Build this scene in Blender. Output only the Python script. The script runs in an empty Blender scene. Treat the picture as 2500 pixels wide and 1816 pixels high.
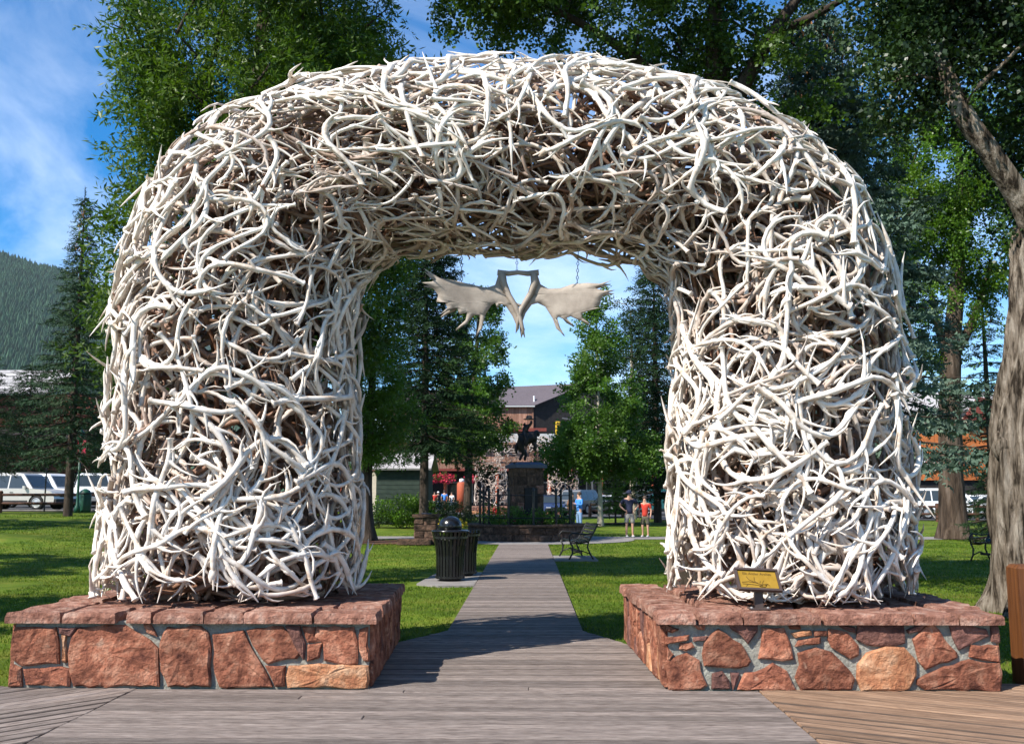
import bpy, math, random
import numpy as np
from mathutils import Vector, Matrix
random.seed(7)
sc = bpy.context.scene
C = sc.collection
R = math.radians
# ------------------------------------------------------------------ camera
FPX = 2430.6; PITCH = R(7.06); YAW = R(0.93); EYE = 1.6
cam = bpy.data.objects.new('camera', bpy.data.cameras.new('camera'))
C.objects.link(cam); sc.camera = cam
cam.data.sensor_width = 36.0; cam.data.lens = 35.0
cam.data.clip_start = 0.1; cam.data.clip_end = 6000
cam.location = (0, 0, EYE); cam.rotation_euler = (R(90) + PITCH, 0, YAW)
CR = cam.rotation_euler.to_matrix()
# ------------------------------------------------------------------ light
SUN_EL = R(44); SX, SY = 0.75, 0.66
sdir = Vector((SX * math.cos(SUN_EL), SY * math.cos(SUN_EL), -math.sin(SUN_EL)))
sun = bpy.data.objects.new('sun', bpy.data.lights.new('sun', 'SUN')); C.objects.link(sun)
sun.data.energy = 5.0; sun.data.angle = R(0.53); sun.data.color = (1.0, 0.95, 0.87)
sun.rotation_euler = sdir.to_track_quat('-Z', 'Y').to_euler(); sun.location = (-20, -20, 30)
world = bpy.data.worlds.new('World'); sc.world = world; world.use_nodes = True
wn = world.node_tree.nodes; wl = world.node_tree.links; wn.clear()
wo = wn.new('ShaderNodeOutputWorld'); wb = wn.new('ShaderNodeBackground'); wb.inputs[1].default_value = 0.088
sky = wn.new('ShaderNodeTexSky'); sky.sky_type = 'NISHITA'; sky.sun_disc = False
sky.sun_elevation = SUN_EL; sky.sun_rotation = math.atan2(-SX, -SY) % (2 * math.pi)
sky.altitude = 1900; sky.air_density = 1.0; sky.dust_density = 0.9; sky.ozone_density = 1.6
hs = wn.new('ShaderNodeHueSaturation'); hs.inputs['Saturation'].default_value = 1.52; hs.inputs['Value'].default_value = 1.33
wl.new(sky.outputs[0], hs.inputs['Color'])
tc = wn.new('ShaderNodeTexCoord')
mp = wn.new('ShaderNodeMapping'); mp.inputs['Scale'].default_value = (2.0, 1.4, 3.6); mp.inputs['Rotation'].default_value = (R(8), R(-28), R(10)); mp.inputs['Location'].default_value = (3.1, 0.4, 1.7)
nz = wn.new('ShaderNodeTexNoise'); nz.inputs['Scale'].default_value = 1.7; nz.inputs['Detail'].default_value = 9
nz.inputs['Roughness'].default_value = 0.6; nz.inputs['Distortion'].default_value = 0.6
rp = wn.new('ShaderNodeValToRGB'); rp.color_ramp.elements[0].position = 0.41; rp.color_ramp.elements[1].position = 0.95
sepd = wn.new('ShaderNodeSeparateXYZ'); wl.new(tc.outputs['Generated'], sepd.inputs[0])
mr = wn.new('ShaderNodeMapRange'); mr.inputs['From Min'].default_value = 0.05; mr.inputs['From Max'].default_value = 0.62
mr.inputs['To Min'].default_value = 1.0; mr.inputs['To Max'].default_value = 0.16
wl.new(sepd.outputs['Z'], mr.inputs['Value'])
mm = wn.new('ShaderNodeMath'); mm.operation = 'MULTIPLY'
mx = wn.new('ShaderNodeMixRGB'); mx.inputs['Color2'].default_value = (12.0, 12.6, 13.4, 1)
wl.new(tc.outputs['Generated'], mp.inputs[0]); wl.new(mp.outputs[0], nz.inputs[0]); wl.new(nz.outputs[0], rp.inputs[0])
wl.new(rp.outputs[0], mm.inputs[0]); wl.new(mr.outputs[0], mm.inputs[1]); wl.new(mm.outputs[0], mx.inputs['Fac'])
wl.new(hs.outputs[0], mx.inputs['Color1']); wl.new(mx.outputs[0], wb.inputs[0]); wl.new(wb.outputs[0], wo.inputs[0])
sc.view_settings.view_transform = 'Standard'; sc.view_settings.look = 'None'
sc.view_settings.gamma = 1.0; sc.view_settings.exposure = 0.86; sc.view_settings.use_curve_mapping = False
sc.cycles.max_bounces = 6; sc.cycles.transparent_max_bounces = 8

# ------------------------------------------------------------------ helpers
def ray(px, py):
    return CR @ Vector(((px - 1250) / FPX, (908 - py) / FPX, -1.0))
def P(px, py, Y):
    d = ray(px, py); t = Y / d.y
    return Vector((d.x * t, Y, EYE + d.z * t))
def X(px, Y): return P(px, 1209, Y).x
def smooth(t): t = min(1, max(0, t)); return t * t * (3 - 2 * t)
def H(x, y):
    return 0.78 * smooth((-x - 6) / 14) * smooth((y - 14) / 30) + 0.2 * smooth((y - 40) / 20)
def link(name, me, parent=None, loc=None):
    o = bpy.data.objects.new(name, me); C.objects.link(o)
    if parent is not None: o.parent = parent
    if loc is not None: o.location = loc
    return o
def tag(o, label=None, cat=None, group=None, kind=None):
    if label: o['label'] = label
    if cat: o['category'] = cat
    if group: o['group'] = group
    if kind: o['kind'] = kind
    return o
def empty(name, loc=(0, 0, 0), rz=0, **k):
    o = link(name, None, None, loc); o.rotation_euler = (0, 0, rz); return tag(o, **k)
def mesh_np(name, V, F, mat, smooth_=False, attrs=None):
    """V (n,3), F (m,3) or (m,4)"""
    V = np.asarray(V, dtype=np.float32); F = np.asarray(F, dtype=np.int32); k = F.shape[1]
    me = bpy.data.meshes.new(name)
    me.vertices.add(len(V)); me.vertices.foreach_set('co', V.ravel())
    me.loops.add(F.size); me.loops.foreach_set('vertex_index', F.ravel())
    me.polygons.add(len(F))
    me.polygons.foreach_set('loop_start', np.arange(len(F), dtype=np.int32) * k)
    me.polygons.foreach_set('loop_total', np.full(len(F), k, dtype=np.int32))
    me.polygons.foreach_set('use_smooth', np.full(len(F), smooth_, dtype=bool))
    for nme, arr in (attrs or {}).items():
        arr = np.asarray(arr, dtype=np.float32)
        if arr.ndim == 1:
            a = me.attributes.new(nme, 'FLOAT', 'POINT'); a.data.foreach_set('value', arr)
        else:
            a = me.attributes.new(nme, 'FLOAT_VECTOR', 'POINT'); a.data.foreach_set('vector', arr.ravel())
    me.update(calc_edges=True)
    if mat: me.materials.append(mat)
    return me
class MB:
    def __init__(s): s.v = []; s.f = []
    def add(s, v, f):
        b = len(s.v); s.v += [tuple(p) for p in v]; s.f += [tuple(i + b for i in q) for q in f]; return s
    def box(s, c, d, rz=0, taper=1.0, rot=None):
        x, y, z = d[0] / 2, d[1] / 2, d[2] / 2
        pts = [(-x, -y, -z), (x, -y, -z), (x, y, -z), (-x, y, -z), (-x * taper, -y * taper, z), (x * taper, -y * taper, z), (x * taper, y * taper, z), (-x * taper, y * taper, z)]
        m = rot if rot is not None else Matrix.Rotation(rz, 3, 'Z')
        return s.add([m @ Vector(p) + Vector(c) for p in pts], [(0, 3, 2, 1), (4, 5, 6, 7), (0, 1, 5, 4), (1, 2, 6, 5), (2, 3, 7, 6), (3, 0, 4, 7)])
    def lathe(s, prof, c=(0, 0, 0), n=16, axis='Z', cap=True):
        b = []
        for r, z in prof:
            for i in range(n):
                a = 2 * math.pi * i / n; p = (r * math.cos(a), r * math.sin(a), z)
                if axis == 'Y': p = (p[0], p[2], p[1])
                if axis == 'X': p = (p[2], p[0], p[1])
                b.append((p[0] + c[0], p[1] + c[1], p[2] + c[2]))
        f = []
        for j in range(len(prof) - 1):
            for i in range(n):
                f.append((j * n + i, j * n + (i + 1) % n, (j + 1) * n + (i + 1) % n, (j + 1) * n + i))
        if cap:
            f.append(tuple(range(n))[::-1]); f.append(tuple((len(prof) - 1) * n + i for i in range(n)))
        return s.add(b, f)
    def tube(s, pts, rad, n=8, cap=True):
        V, F = tube(pts, rad, n)
        s.add(V, F)
        if cap: b = len(s.v) - len(V); s.f.append(tuple(b + i for i in range(n))[::-1]); s.f.append(tuple(b + len(V) - n + i for i in range(n)))
        return s
    def prism(s, poly, a, b, axis='Y'):
        n = len(poly); v = []
        for t in (a, b):
            for p in poly: v.append((p[0], t, p[1]) if axis == 'Y' else ((t, p[0], p[1]) if axis == 'X' else (p[0], p[1], t)))
        f = [tuple(range(n)), tuple(range(2 * n - 1, n - 1, -1))] + [(i, i + n, (i + 1) % n + n, (i + 1) % n) for i in range(n)]
        return s.add(v, f)
    def build(s, name, mat, parent=None, sm=False, loc=None):
        me = bpy.data.meshes.new(name); me.from_pydata([tuple(p) for p in s.v], [], s.f); me.materials.append(mat)
        import bmesh
        bm = bmesh.new(); bm.from_mesh(me); bmesh.ops.recalc_face_normals(bm, faces=bm.faces); bm.to_mesh(me); bm.free()
        if sm: me.polygons.foreach_set('use_smooth', [True] * len(me.polygons))
        me.update()
        return link(name, me, parent, loc)
def frames(pts):
    pts = np.asarray([tuple(p) for p in pts], float)
    t = np.gradient(pts, axis=0); t /= np.linalg.norm(t, axis=1)[:, None] + 1e-9
    u = np.zeros_like(t); a = np.array([0, 0, 1.0]) if abs(t[0][2]) < 0.8 else np.array([1.0, 0, 0])
    u0 = np.cross(t[0], a); u0 /= np.linalg.norm(u0); u[0] = u0
    for i in range(1, len(t)):
        w = u[i - 1] - t[i] * np.dot(u[i - 1], t[i]); u[i] = w / (np.linalg.norm(w) + 1e-9)
    return pts, t, u, np.cross(t, u)
def tube_arr(pts, rad, n):
    pts, t, u, w = frames(pts); rad = np.broadcast_to(np.asarray(rad, float), (len(pts),))
    a = np.arange(n) * 2 * math.pi / n
    V = pts[:, None, :] + rad[:, None, None] * (np.cos(a)[None, :, None] * u[:, None, :] + np.sin(a)[None, :, None] * w[:, None, :])
    m = len(pts); i = np.arange(m - 1)[:, None] * n; j = np.arange(n)[None, :]; k = (j + 1) % n
    Q = np.stack([i + j, i + k, i + n + k, i + n + j], -1).reshape(-1, 4)
    return V.reshape(-1, 3), Q
def tube(pts, rad, n=8):
    V, Q = tube_arr(pts, rad, n); return [tuple(v) for v in V], [tuple(q) for q in Q]
class Acc:
    """accumulate big numpy quad meshes"""
    def __init__(s): s.V = []; s.F = []; s.n = 0; s.A = []
    def add(s, V, F, a=None):
        s.V.append(V); s.F.append(F + s.n); s.n += len(V)
        s.A.append(np.full(len(V), 0.5 if a is None else a) if np.isscalar(a) or a is None else a)
    def mesh(s, name, mat, sm=False):
        return mesh_np(name, np.concatenate(s.V), np.concatenate(s.F), mat, sm, {'tint': np.concatenate(s.A)})
def vnoise(p, seed=0):
    """value noise, p (n,3) -> 0..1"""
    p = np.asarray(p, float); i = np.floor(p).astype(np.int64); f = p - i; f = f * f * (3 - 2 * f)
    def h(ix, iy, iz):
        n = (ix * 374761393 + iy * 668265263 + iz * 2147483647 + seed * 974634777) & 0xffffffff
        n = ((n ^ (n >> 13)) * 1274126177) & 0xffffffff
        return ((n ^ (n >> 16)) & 0xffff) / 65535.0
    r = 0
    for a in (0, 1):
        for b in (0, 1):
            for c in (0, 1):
                w = (f[:, 0] if a else 1 - f[:, 0]) * (f[:, 1] if b else 1 - f[:, 1]) * (f[:, 2] if c else 1 - f[:, 2])
                r = r + w * h(i[:, 0] + a, i[:, 1] + b, i[:, 2] + c)
    return r

# ------------------------------------------------------------------ materials
def mat(name, cols, scale=3.0, rough=0.8, bump=0.0, bscale=None, stretch=(1, 1, 1), spec=0.3, metal=0.0, coord='Object',
        rnd=0.0, tint=0.0, detail=6, pos=None, trans=0.0, tcol=None, bdist=0.02, flecks=None, wave=None, spot=0.0, edge=None):
    m = bpy.data.materials.new(name); m.use_nodes = True; nt = m.node_tree; N = nt.nodes; L = nt.links
    b = N['Principled BSDF']; out = N['Material Output']
    b.inputs['Roughness'].default_value = rough; b.inputs['Specular IOR Level'].default_value = spec; b.inputs['Metallic'].default_value = metal
    t = N.new('ShaderNodeTexCoord'); mpn = N.new('ShaderNodeMapping'); mpn.inputs['Scale'].default_value = stretch
    src = t.outputs[coord]; L.new(src, mpn.inputs[0])
    oi = N.new('ShaderNodeObjectInfo')
    if coord == 'Object':
        mu = N.new('ShaderNodeMath'); mu.operation = 'MULTIPLY'; mu.inputs[1].default_value = 57.3
        L.new(oi.outputs['Random'], mu.inputs[0])
        cb = N.new('ShaderNodeCombineXYZ')
        for k in range(3): L.new(mu.outputs[0], cb.inputs[k])
        L.new(cb.outputs[0], mpn.inputs['Location'])
    n = N.new('ShaderNodeTexNoise'); n.inputs['Scale'].default_value = scale; n.inputs['Detail'].default_value = detail; n.inputs['Roughness'].default_value = 0.6
    L.new(mpn.outputs[0], n.inputs['Vector'])
    r = N.new('ShaderNodeValToRGB'); cr = r.color_ramp
    while len(cr.elements) < len(cols): cr.elements.new(0.5)
    for k, c in enumerate(cols):
        cr.elements[k].position = pos[k] if pos else 0.3 + 0.4 * k / max(1, len(cols) - 1)
        cr.elements[k].color = (*c, 1)
    L.new(n.outputs['Fac'], r.inputs[0]); col = r.outputs[0]
    if spot > 0:
        n3 = N.new('ShaderNodeTexNoise'); n3.inputs['Scale'].default_value = scale * 0.35; n3.inputs['Detail'].default_value = 3
        L.new(mpn.outputs[0], n3.inputs['Vector'])
        m3 = N.new('ShaderNodeMapRange'); m3.inputs['From Min'].default_value = 0.35; m3.inputs['From Max'].default_value = 0.65
        m3.inputs['To Min'].default_value = 1 - spot; m3.inputs['To Max'].default_value = 1 + spot; L.new(n3.outputs['Fac'], m3.inputs['Value'])
        v3 = N.new('ShaderNodeVectorMath'); v3.operation = 'SCALE'; L.new(col, v3.inputs[0]); L.new(m3.outputs[0], v3.inputs['Scale']); col = v3.outputs[0]
    if flecks:
        n2 = N.new('ShaderNodeTexNoise'); n2.inputs['Scale'].default_value = flecks[0]; n2.inputs['Detail'].default_value = 3
        L.new(mpn.outputs[0], n2.inputs['Vector'])
        r2 = N.new('ShaderNodeValToRGB'); r2.color_ramp.elements[0].position = flecks[1]; r2.color_ramp.elements[1].position = flecks[1] + 0.08
        L.new(n2.outputs['Fac'], r2.inputs[0])
        m2 = N.new('ShaderNodeMixRGB'); m2.inputs['Color2'].default_value = (*flecks[2], 1)
        L.new(r2.outputs[0], m2.inputs['Fac']); L.new(col, m2.inputs['Color1']); col = m2.outputs[0]
    if edge:      # shade of the gap between boards, painted dark along both long edges
        se = N.new('ShaderNodeSeparateXYZ'); L.new(t.outputs['Object'], se.inputs[0]); ab = N.new('ShaderNodeMath'); ab.operation = 'ABSOLUTE'; L.new(se.outputs['Y'], ab.inputs[0])
        ad = N.new('ShaderNodeMath'); ad.operation = 'MULTIPLY_ADD'; ad.inputs[1].default_value = .02; L.new(n.outputs['Fac'], ad.inputs[0]); L.new(ab.outputs[0], ad.inputs[2])
        me_ = N.new('ShaderNodeMapRange'); me_.inputs['From Min'].default_value = edge; me_.inputs['From Max'].default_value = edge + .012; me_.inputs['To Max'].default_value = .8; L.new(ad.outputs[0], me_.inputs['Value'])
        m4 = N.new('ShaderNodeMixRGB'); m4.inputs['Color2'].default_value = (.035, .026, .022, 1); L.new(me_.outputs[0], m4.inputs['Fac']); L.new(col, m4.inputs['Color1']); col = m4.outputs[0]
    if rnd > 0:
        q = N.new('ShaderNodeMapRange'); q.inputs['To Min'].default_value = 1 - rnd; q.inputs['To Max'].default_value = 1 + rnd
        L.new(oi.outputs['Random'], q.inputs['Value'])
        v = N.new('ShaderNodeVectorMath'); v.operation = 'SCALE'; L.new(col, v.inputs[0]); L.new(q.outputs[0], v.inputs['Scale']); col = v.outputs[0]
    if tint > 0 or tcol:
        at = N.new('ShaderNodeAttribute'); at.attribute_name = 'tint'
        if tcol:
            m2 = N.new('ShaderNodeMixRGB'); m2.inputs['Color2'].default_value = (*tcol, 1)
            L.new(at.outputs['Fac'], m2.inputs['Fac']); L.new(col, m2.inputs['Color1']); col = m2.outputs[0]
        else:
            q = N.new('ShaderNodeMapRange'); q.inputs['To Min'].default_value = 1 - tint; q.inputs['To Max'].default_value = 1 + tint
            L.new(at.outputs['Fac'], q.inputs['Value'])
            v = N.new('ShaderNodeVectorMath'); v.operation = 'SCALE'; L.new(col, v.inputs[0]); L.new(q.outputs[0], v.inputs['Scale']); col = v.outputs[0]
    L.new(col, b.inputs['Base Color'])
    if bump > 0:
        bn = N.new('ShaderNodeTexNoise'); bn.inputs['Scale'].default_value = bscale or scale * 3; bn.inputs['Detail'].default_value = 8
        bn.inputs['Roughness'].default_value = 0.65
        L.new(mpn.outputs[0], bn.inputs['Vector'])
        bp = N.new('ShaderNodeBump'); bp.inputs['Strength'].default_value = bump; bp.inputs['Distance'].default_value = bdist
        L.new(bn.outputs['Fac'], bp.inputs['Height']); L.new(bp.outputs[0], b.inputs['Normal'])
    if trans > 0:
        tr = N.new('ShaderNodeBsdfTranslucent'); ms = N.new('ShaderNodeMixShader'); ms.inputs[0].default_value = trans
        v = N.new('ShaderNodeVectorMath'); v.operation = 'MULTIPLY'; v.inputs[1].default_value = (1.3, 1.5, 0.5)
        L.new(col, v.inputs[0]); L.new(v.outputs[0], tr.inputs[0])
        L.new(b.outputs[0], ms.inputs[1]); L.new(tr.outputs[0], ms.inputs[2]); L.new(ms.outputs[0], out.inputs[0])
    return m
def flat(name, c, rough=0.6, spec=0.4, metal=0.0, var=0.12):
    return mat(name, [tuple(x * (1 - var) for x in c), tuple(min(1, x * (1 + var)) for x in c)], 6, rough, 0, None, (1, 1, 1), spec, metal)

M = {}
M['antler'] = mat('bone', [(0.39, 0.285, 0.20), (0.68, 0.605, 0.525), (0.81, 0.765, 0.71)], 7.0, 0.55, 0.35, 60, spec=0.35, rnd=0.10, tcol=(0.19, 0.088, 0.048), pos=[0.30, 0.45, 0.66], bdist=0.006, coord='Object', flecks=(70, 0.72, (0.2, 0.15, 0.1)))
M['moose'] = mat('moose_bone', [(0.22, 0.18, 0.145), (0.37, 0.315, 0.26)], 6, 0.6, 0.4, 40, bdist=0.006)
M['wood_grey'] = mat('weathered_wood', [(0.075, 0.056, 0.047), (0.195, 0.157, 0.136), (0.30, 0.252, 0.222)], 2.2, 0.85, 0.7, 9, stretch=(3.5, 34, 34), rnd=0.28, bdist=0.012, flecks=(2.6, 0.68, (0.06, 0.045, 0.04)), spot=0.16, edge=.0672)
M['wood_warm'] = mat('warm_wood', [(0.115, 0.066, 0.04), (0.235, 0.145, 0.09), (0.31, 0.205, 0.135)], 2.2, 0.8, 0.6, 9, stretch=(2.2, 26, 26), rnd=0.17, bdist=0.012, flecks=(2.6, 0.70, (0.09, 0.05, 0.03)), spot=0.16, edge=.071)
M['stone_red'] = mat('red_sandstone', [(0.10, 0.034, 0.023), (0.29, 0.107, 0.062), (0.47, 0.235, 0.15)], 8, 0.9, 1.0, 26, rnd=0.22, bdist=0.05, spec=0.2, flecks=(9, 0.66, (0.44, 0.26, 0.18)), spot=0.22)
M['stone_tan'] = mat('tan_sandstone', [(0.26, 0.09, 0.045), (0.42, 0.19, 0.095), (0.54, 0.34, 0.21)], 7, 0.9, 1.0, 18, rnd=0.12, bdist=0.05, spec=0.2, spot=0.15)
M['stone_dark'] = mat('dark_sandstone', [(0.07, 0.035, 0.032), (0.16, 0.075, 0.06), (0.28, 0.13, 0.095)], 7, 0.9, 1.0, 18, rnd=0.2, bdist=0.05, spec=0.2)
M['stone_brown_shaded'] = mat('brown_fieldstone_shaded', [(0.03, 0.02, 0.015), (0.085, 0.052, 0.036), (0.17, 0.10, 0.07)], 7, 0.9, 1.0, 18, rnd=0.35, bdist=0.05, spec=0.2)  # brown monument stone, darkened to put the shade around it into the colour
M['stone_cap'] = mat('cap_sandstone', [(0.12, 0.048, 0.032), (0.29, 0.14, 0.098), (0.44, 0.29, 0.225)], 8, 0.9, 1.0, 24, rnd=0.15, bdist=0.05, spec=0.2, spot=0.15)
M['mortar'] = mat('mortar', [(0.20, 0.19, 0.16), (0.34, 0.33, 0.28)], 14, 0.95, 1.0, 30, bdist=0.03)
M['lawn'] = mat('lawn_soil', [(0.04, 0.075, 0.007), (0.09, 0.135, 0.012), (0.15, 0.16, 0.025)], 1.3, 0.95, 0.8, 40, detail=12, bdist=0.04, spec=0.1, spot=0.25)
M['grass'] = mat('grass_blade', [(0.035, 0.08, 0.006), (0.09, 0.145, 0.012), (0.17, 0.175, 0.03)], 1.3, 0.7, spec=0.15, trans=0.3, tint=0.35)
M['asphalt'] = mat('asphalt', [(0.045, 0.045, 0.048), (0.075, 0.073, 0.072)], 30, 0.9, 0.4)
M['concrete'] = mat('concrete', [(0.16, 0.145, 0.135), (0.25, 0.23, 0.215)], 4, 0.9, 0.3, 40)
M['mulch'] = mat('mulch', [(0.05, 0.02, 0.01), (0.14, 0.06, 0.035)], 30, 0.95, 1.0, 50)
M['bark'] = mat('cottonwood_bark', [(0.035, 0.026, 0.018), (0.20, 0.16, 0.12), (0.40, 0.345, 0.28)], 11, 0.95, 1.0, 12, stretch=(1, 1, 0.13), bdist=0.2, spec=0.1, pos=[0.40, 0.50, 0.66])
M['bark_mid'] = mat('brown_bark', [(0.022, 0.016, 0.012), (0.075, 0.053, 0.038), (0.14, 0.105, 0.08)], 6, 0.95, 1.0, 9, stretch=(1, 1, 0.15), bdist=0.12, spec=0.1)
M['bark_dark'] = mat('dark_bark', [(0.03, 0.022, 0.016), (0.09, 0.07, 0.055)], 6, 0.95, 1.0, 12, stretch=(1, 1, 0.25), bdist=0.08, spec=0.1)
M['bark_pale'] = mat('aspen_bark', [(0.22, 0.19, 0.14), (0.45, 0.40, 0.31)], 5, 0.9, 0.6, 12, bdist=0.03, flecks=(8, 0.64, (0.07, 0.055, 0.04)))
def leafmat(n, a, b, c, tr=0.32, rough=0.38, spec=0.5): return mat(n, [a, b, c], 0.8, rough, tint=0.38, trans=tr, spec=spec * .55, coord='Object')
M['leaf_willow'] = leafmat('narrow_leaf', (0.030, 0.066, 0.008), (0.066, 0.12, 0.013), (0.11, 0.165, 0.022), rough=.46)
M['leaf_cotton'] = leafmat('cottonwood_leaf', (0.022, 0.050, 0.008), (0.050, 0.095, 0.014), (0.085, 0.14, 0.022))
M['leaf_bright'] = leafmat('bright_leaf', (0.032, 0.075, 0.008), (0.07, 0.14, 0.012), (0.11, 0.18, 0.02), tr=0.35)
M['leaf_aspen'] = leafmat('aspen_leaf', (0.032, 0.078, 0.013), (0.07, 0.145, 0.02), (0.11, 0.19, 0.032), tr=0.35)
M['leaf_dark'] = leafmat('dark_leaf', (0.010, 0.022, 0.008), (0.02, 0.042, 0.012), (0.035, 0.065, 0.018), tr=0.2)
M['needle_blue'] = leafmat('blue_needle', (0.04, 0.075, 0.053), (0.085, 0.135, 0.10), (0.145, 0.20, 0.155), tr=0.06, rough=0.7, spec=0.15)
M['needle_dark'] = leafmat('dark_needle', (0.008, 0.020, 0.009), (0.016, 0.036, 0.014), (0.03, 0.058, 0.022), tr=0.05, rough=0.7, spec=0.12)  # dark green needles, taken darker to stand in for deep shade
M['needle_mid'] = leafmat('green_needle', (0.018, 0.038, 0.020), (0.034, 0.066, 0.034), (0.065, 0.095, 0.045), tr=0.06, rough=0.7, spec=0.15)
M['needle_yellow'] = leafmat('young_needle', (0.05, 0.10, 0.015), (0.09, 0.16, 0.03), (0.12, 0.2, 0.04), tr=0.2, rough=0.6, spec=0.3)
M['cone'] = mat('spruce_cone', [(0.22, 0.10, 0.035), (0.40, 0.20, 0.08)], 20, 0.8)
M['black_paint'] = flat('black_gloss_paint', (0.008, 0.008, 0.009), 0.22, 0.6)
M['bronze'] = flat('dark_bronze', (0.012, 0.010, 0.010), 0.6, 0.3, 0.0)
M['slate'] = flat('slate_cap', (0.07, 0.08, 0.11), 0.7)
M['iron'] = flat('black_iron', (0.012, 0.012, 0.012), 0.5)
M['steel'] = flat('chain_steel', (0.10, 0.10, 0.10), 0.5, 0.5, 0.6)
M['rust_post'] = mat('brown_stained_wood', [(0.07, 0.024, 0.008), (0.16, 0.06, 0.018)], 3, 0.5, 0.5, 12, stretch=(12, 12, 0.6), bdist=0.01)
M['sign_brown'] = flat('brown_sign_metal', (0.065, 0.045, 0.04), 0.5)
M['sign_gold'] = mat('ochre_panel', [(0.25, 0.145, 0.014), (0.33, 0.195, 0.024)], 14, 0.5)
M['sign_ink'] = flat('dark_olive_print', (0.10, 0.055, 0.008), 0.6)
M['fence_brown'] = mat('brown_rail', [(0.05, 0.022, 0.015), (0.11, 0.05, 0.03)], 5, 0.8, 0.4, 14)
M['white'] = flat('white_paint', (0.75, 0.75, 0.75), 0.35, 0.5, 0, 0.03)
M['silver'] = flat('champagne_paint', (0.52, 0.50, 0.47), 0.3, 0.5, 0.3, 0.03)
M['grey_car'] = flat('grey_paint', (0.14, 0.14, 0.145), 0.3, 0.5, 0.2, 0.05)
M['dark_car'] = flat('dark_paint', (0.02, 0.022, 0.026), 0.25, 0.5, 0, 0.05)
M['navy_car'] = flat('navy_paint', (0.03, 0.05, 0.12), 0.25, 0.5, 0, 0.05)
M['teal_car'] = flat('teal_paint', (0.02, 0.13, 0.13), 0.3, 0.5, 0, 0.05)
M['glass'] = flat('car_glass', (0.035, 0.045, 0.05), 0.06, 0.7, 0, 0.05)
M['tyre'] = flat('tyre_rubber', (0.018, 0.018, 0.018), 0.85)
M['rim'] = flat('alloy_rim', (0.5, 0.5, 0.5), 0.35, 0.5, 0.6)
M['trim'] = flat('black_plastic', (0.03, 0.03, 0.03), 0.7)
M['red_light'] = flat('red_tail_glass', (0.5, 0.015, 0.02), 0.2)
M['lamp_glass'] = flat('clear_headlamp', (0.6, 0.6, 0.62), 0.15)
M['skin'] = flat('skin', (0.45, 0.25, 0.17), 0.6)
M['cloth_navy'] = flat('navy_cotton', (0.012, 0.016, 0.04), 0.9)
M['cloth_red'] = flat('red_cotton', (0.42, 0.035, 0.02), 0.9)
M['cloth_brightred'] = flat('bright_red_cotton', (0.62, 0.02, 0.03), 0.9)
M['cloth_grey'] = flat('grey_shorts', (0.22, 0.21, 0.19), 0.9)
M['cloth_olive'] = flat('olive_shorts', (0.08, 0.075, 0.05), 0.9)
M['cloth_blue'] = flat('blue_nylon', (0.05, 0.22, 0.62), 0.7)
M['cloth_denim'] = flat('denim', (0.16, 0.26, 0.42), 0.9)
M['cloth_white'] = flat('white_cotton', (0.7, 0.68, 0.66), 0.9)
M['cloth_brown'] = flat('brown_coat', (0.16, 0.08, 0.045), 0.9)
M['cloth_black'] = flat('black_cotton', (0.015, 0.015, 0.018), 0.9)
M['hair'] = flat('brown_hair', (0.05, 0.03, 0.02), 0.7)
M['shoe'] = flat('pale_shoe', (0.4, 0.4, 0.4), 0.7)
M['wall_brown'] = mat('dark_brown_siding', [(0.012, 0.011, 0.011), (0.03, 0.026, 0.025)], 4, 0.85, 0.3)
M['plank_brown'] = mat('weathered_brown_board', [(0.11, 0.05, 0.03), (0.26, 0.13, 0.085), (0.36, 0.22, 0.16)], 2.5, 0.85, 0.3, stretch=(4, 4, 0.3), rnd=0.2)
M['roof_mauve'] = mat('dark_shingle_roof', [(0.085, 0.07, 0.08), (0.12, 0.10, 0.11)], 6, 0.9)
M['roof_grey'] = mat('pale_grey_roof', [(0.28, 0.26, 0.26), (0.45, 0.43, 0.42)], 2, 0.9, rnd=0.25)
M['wall_green'] = mat('green_clapboard', [(0.02, 0.034, 0.026), (0.04, 0.058, 0.045)], 4, 0.8)
M['wall_orange'] = mat('orange_timber', [(0.30, 0.085, 0.02), (0.46, 0.15, 0.045)], 3, 0.8, rnd=0.12)
M['wall_red'] = mat('dark_red_timber', [(0.11, 0.022, 0.018), (0.19, 0.045, 0.03)], 4, 0.8)
M['wall_cream'] = flat('cream_wall', (0.5, 0.44, 0.35), 0.9)
M['dark_void'] = flat('dark_glass', (0.015, 0.015, 0.02), 0.15, 0.5)
M['red_pillar'] = flat('orange_red_timber_post', (0.36, 0.075, 0.03), 0.7)
M['flower_red'] = flat('red_petals', (0.5, 0.02, 0.06), 0.7)
M['flower_yellow'] = flat('yellow_petals', (0.62, 0.45, 0.03), 0.7)
M['lamp_green'] = flat('green_lamp_post', (0.01, 0.06, 0.035), 0.4)
M['hill'] = mat('hillside', [(0.03, 0.065, 0.03), (0.06, 0.11, 0.045)], 0.02, 0.95)
M['forest'] = mat('hill_conifer', [(0.018, 0.05, 0.028), (0.038, 0.085, 0.042)], 0.02, 0.95, tint=0.45)

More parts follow.
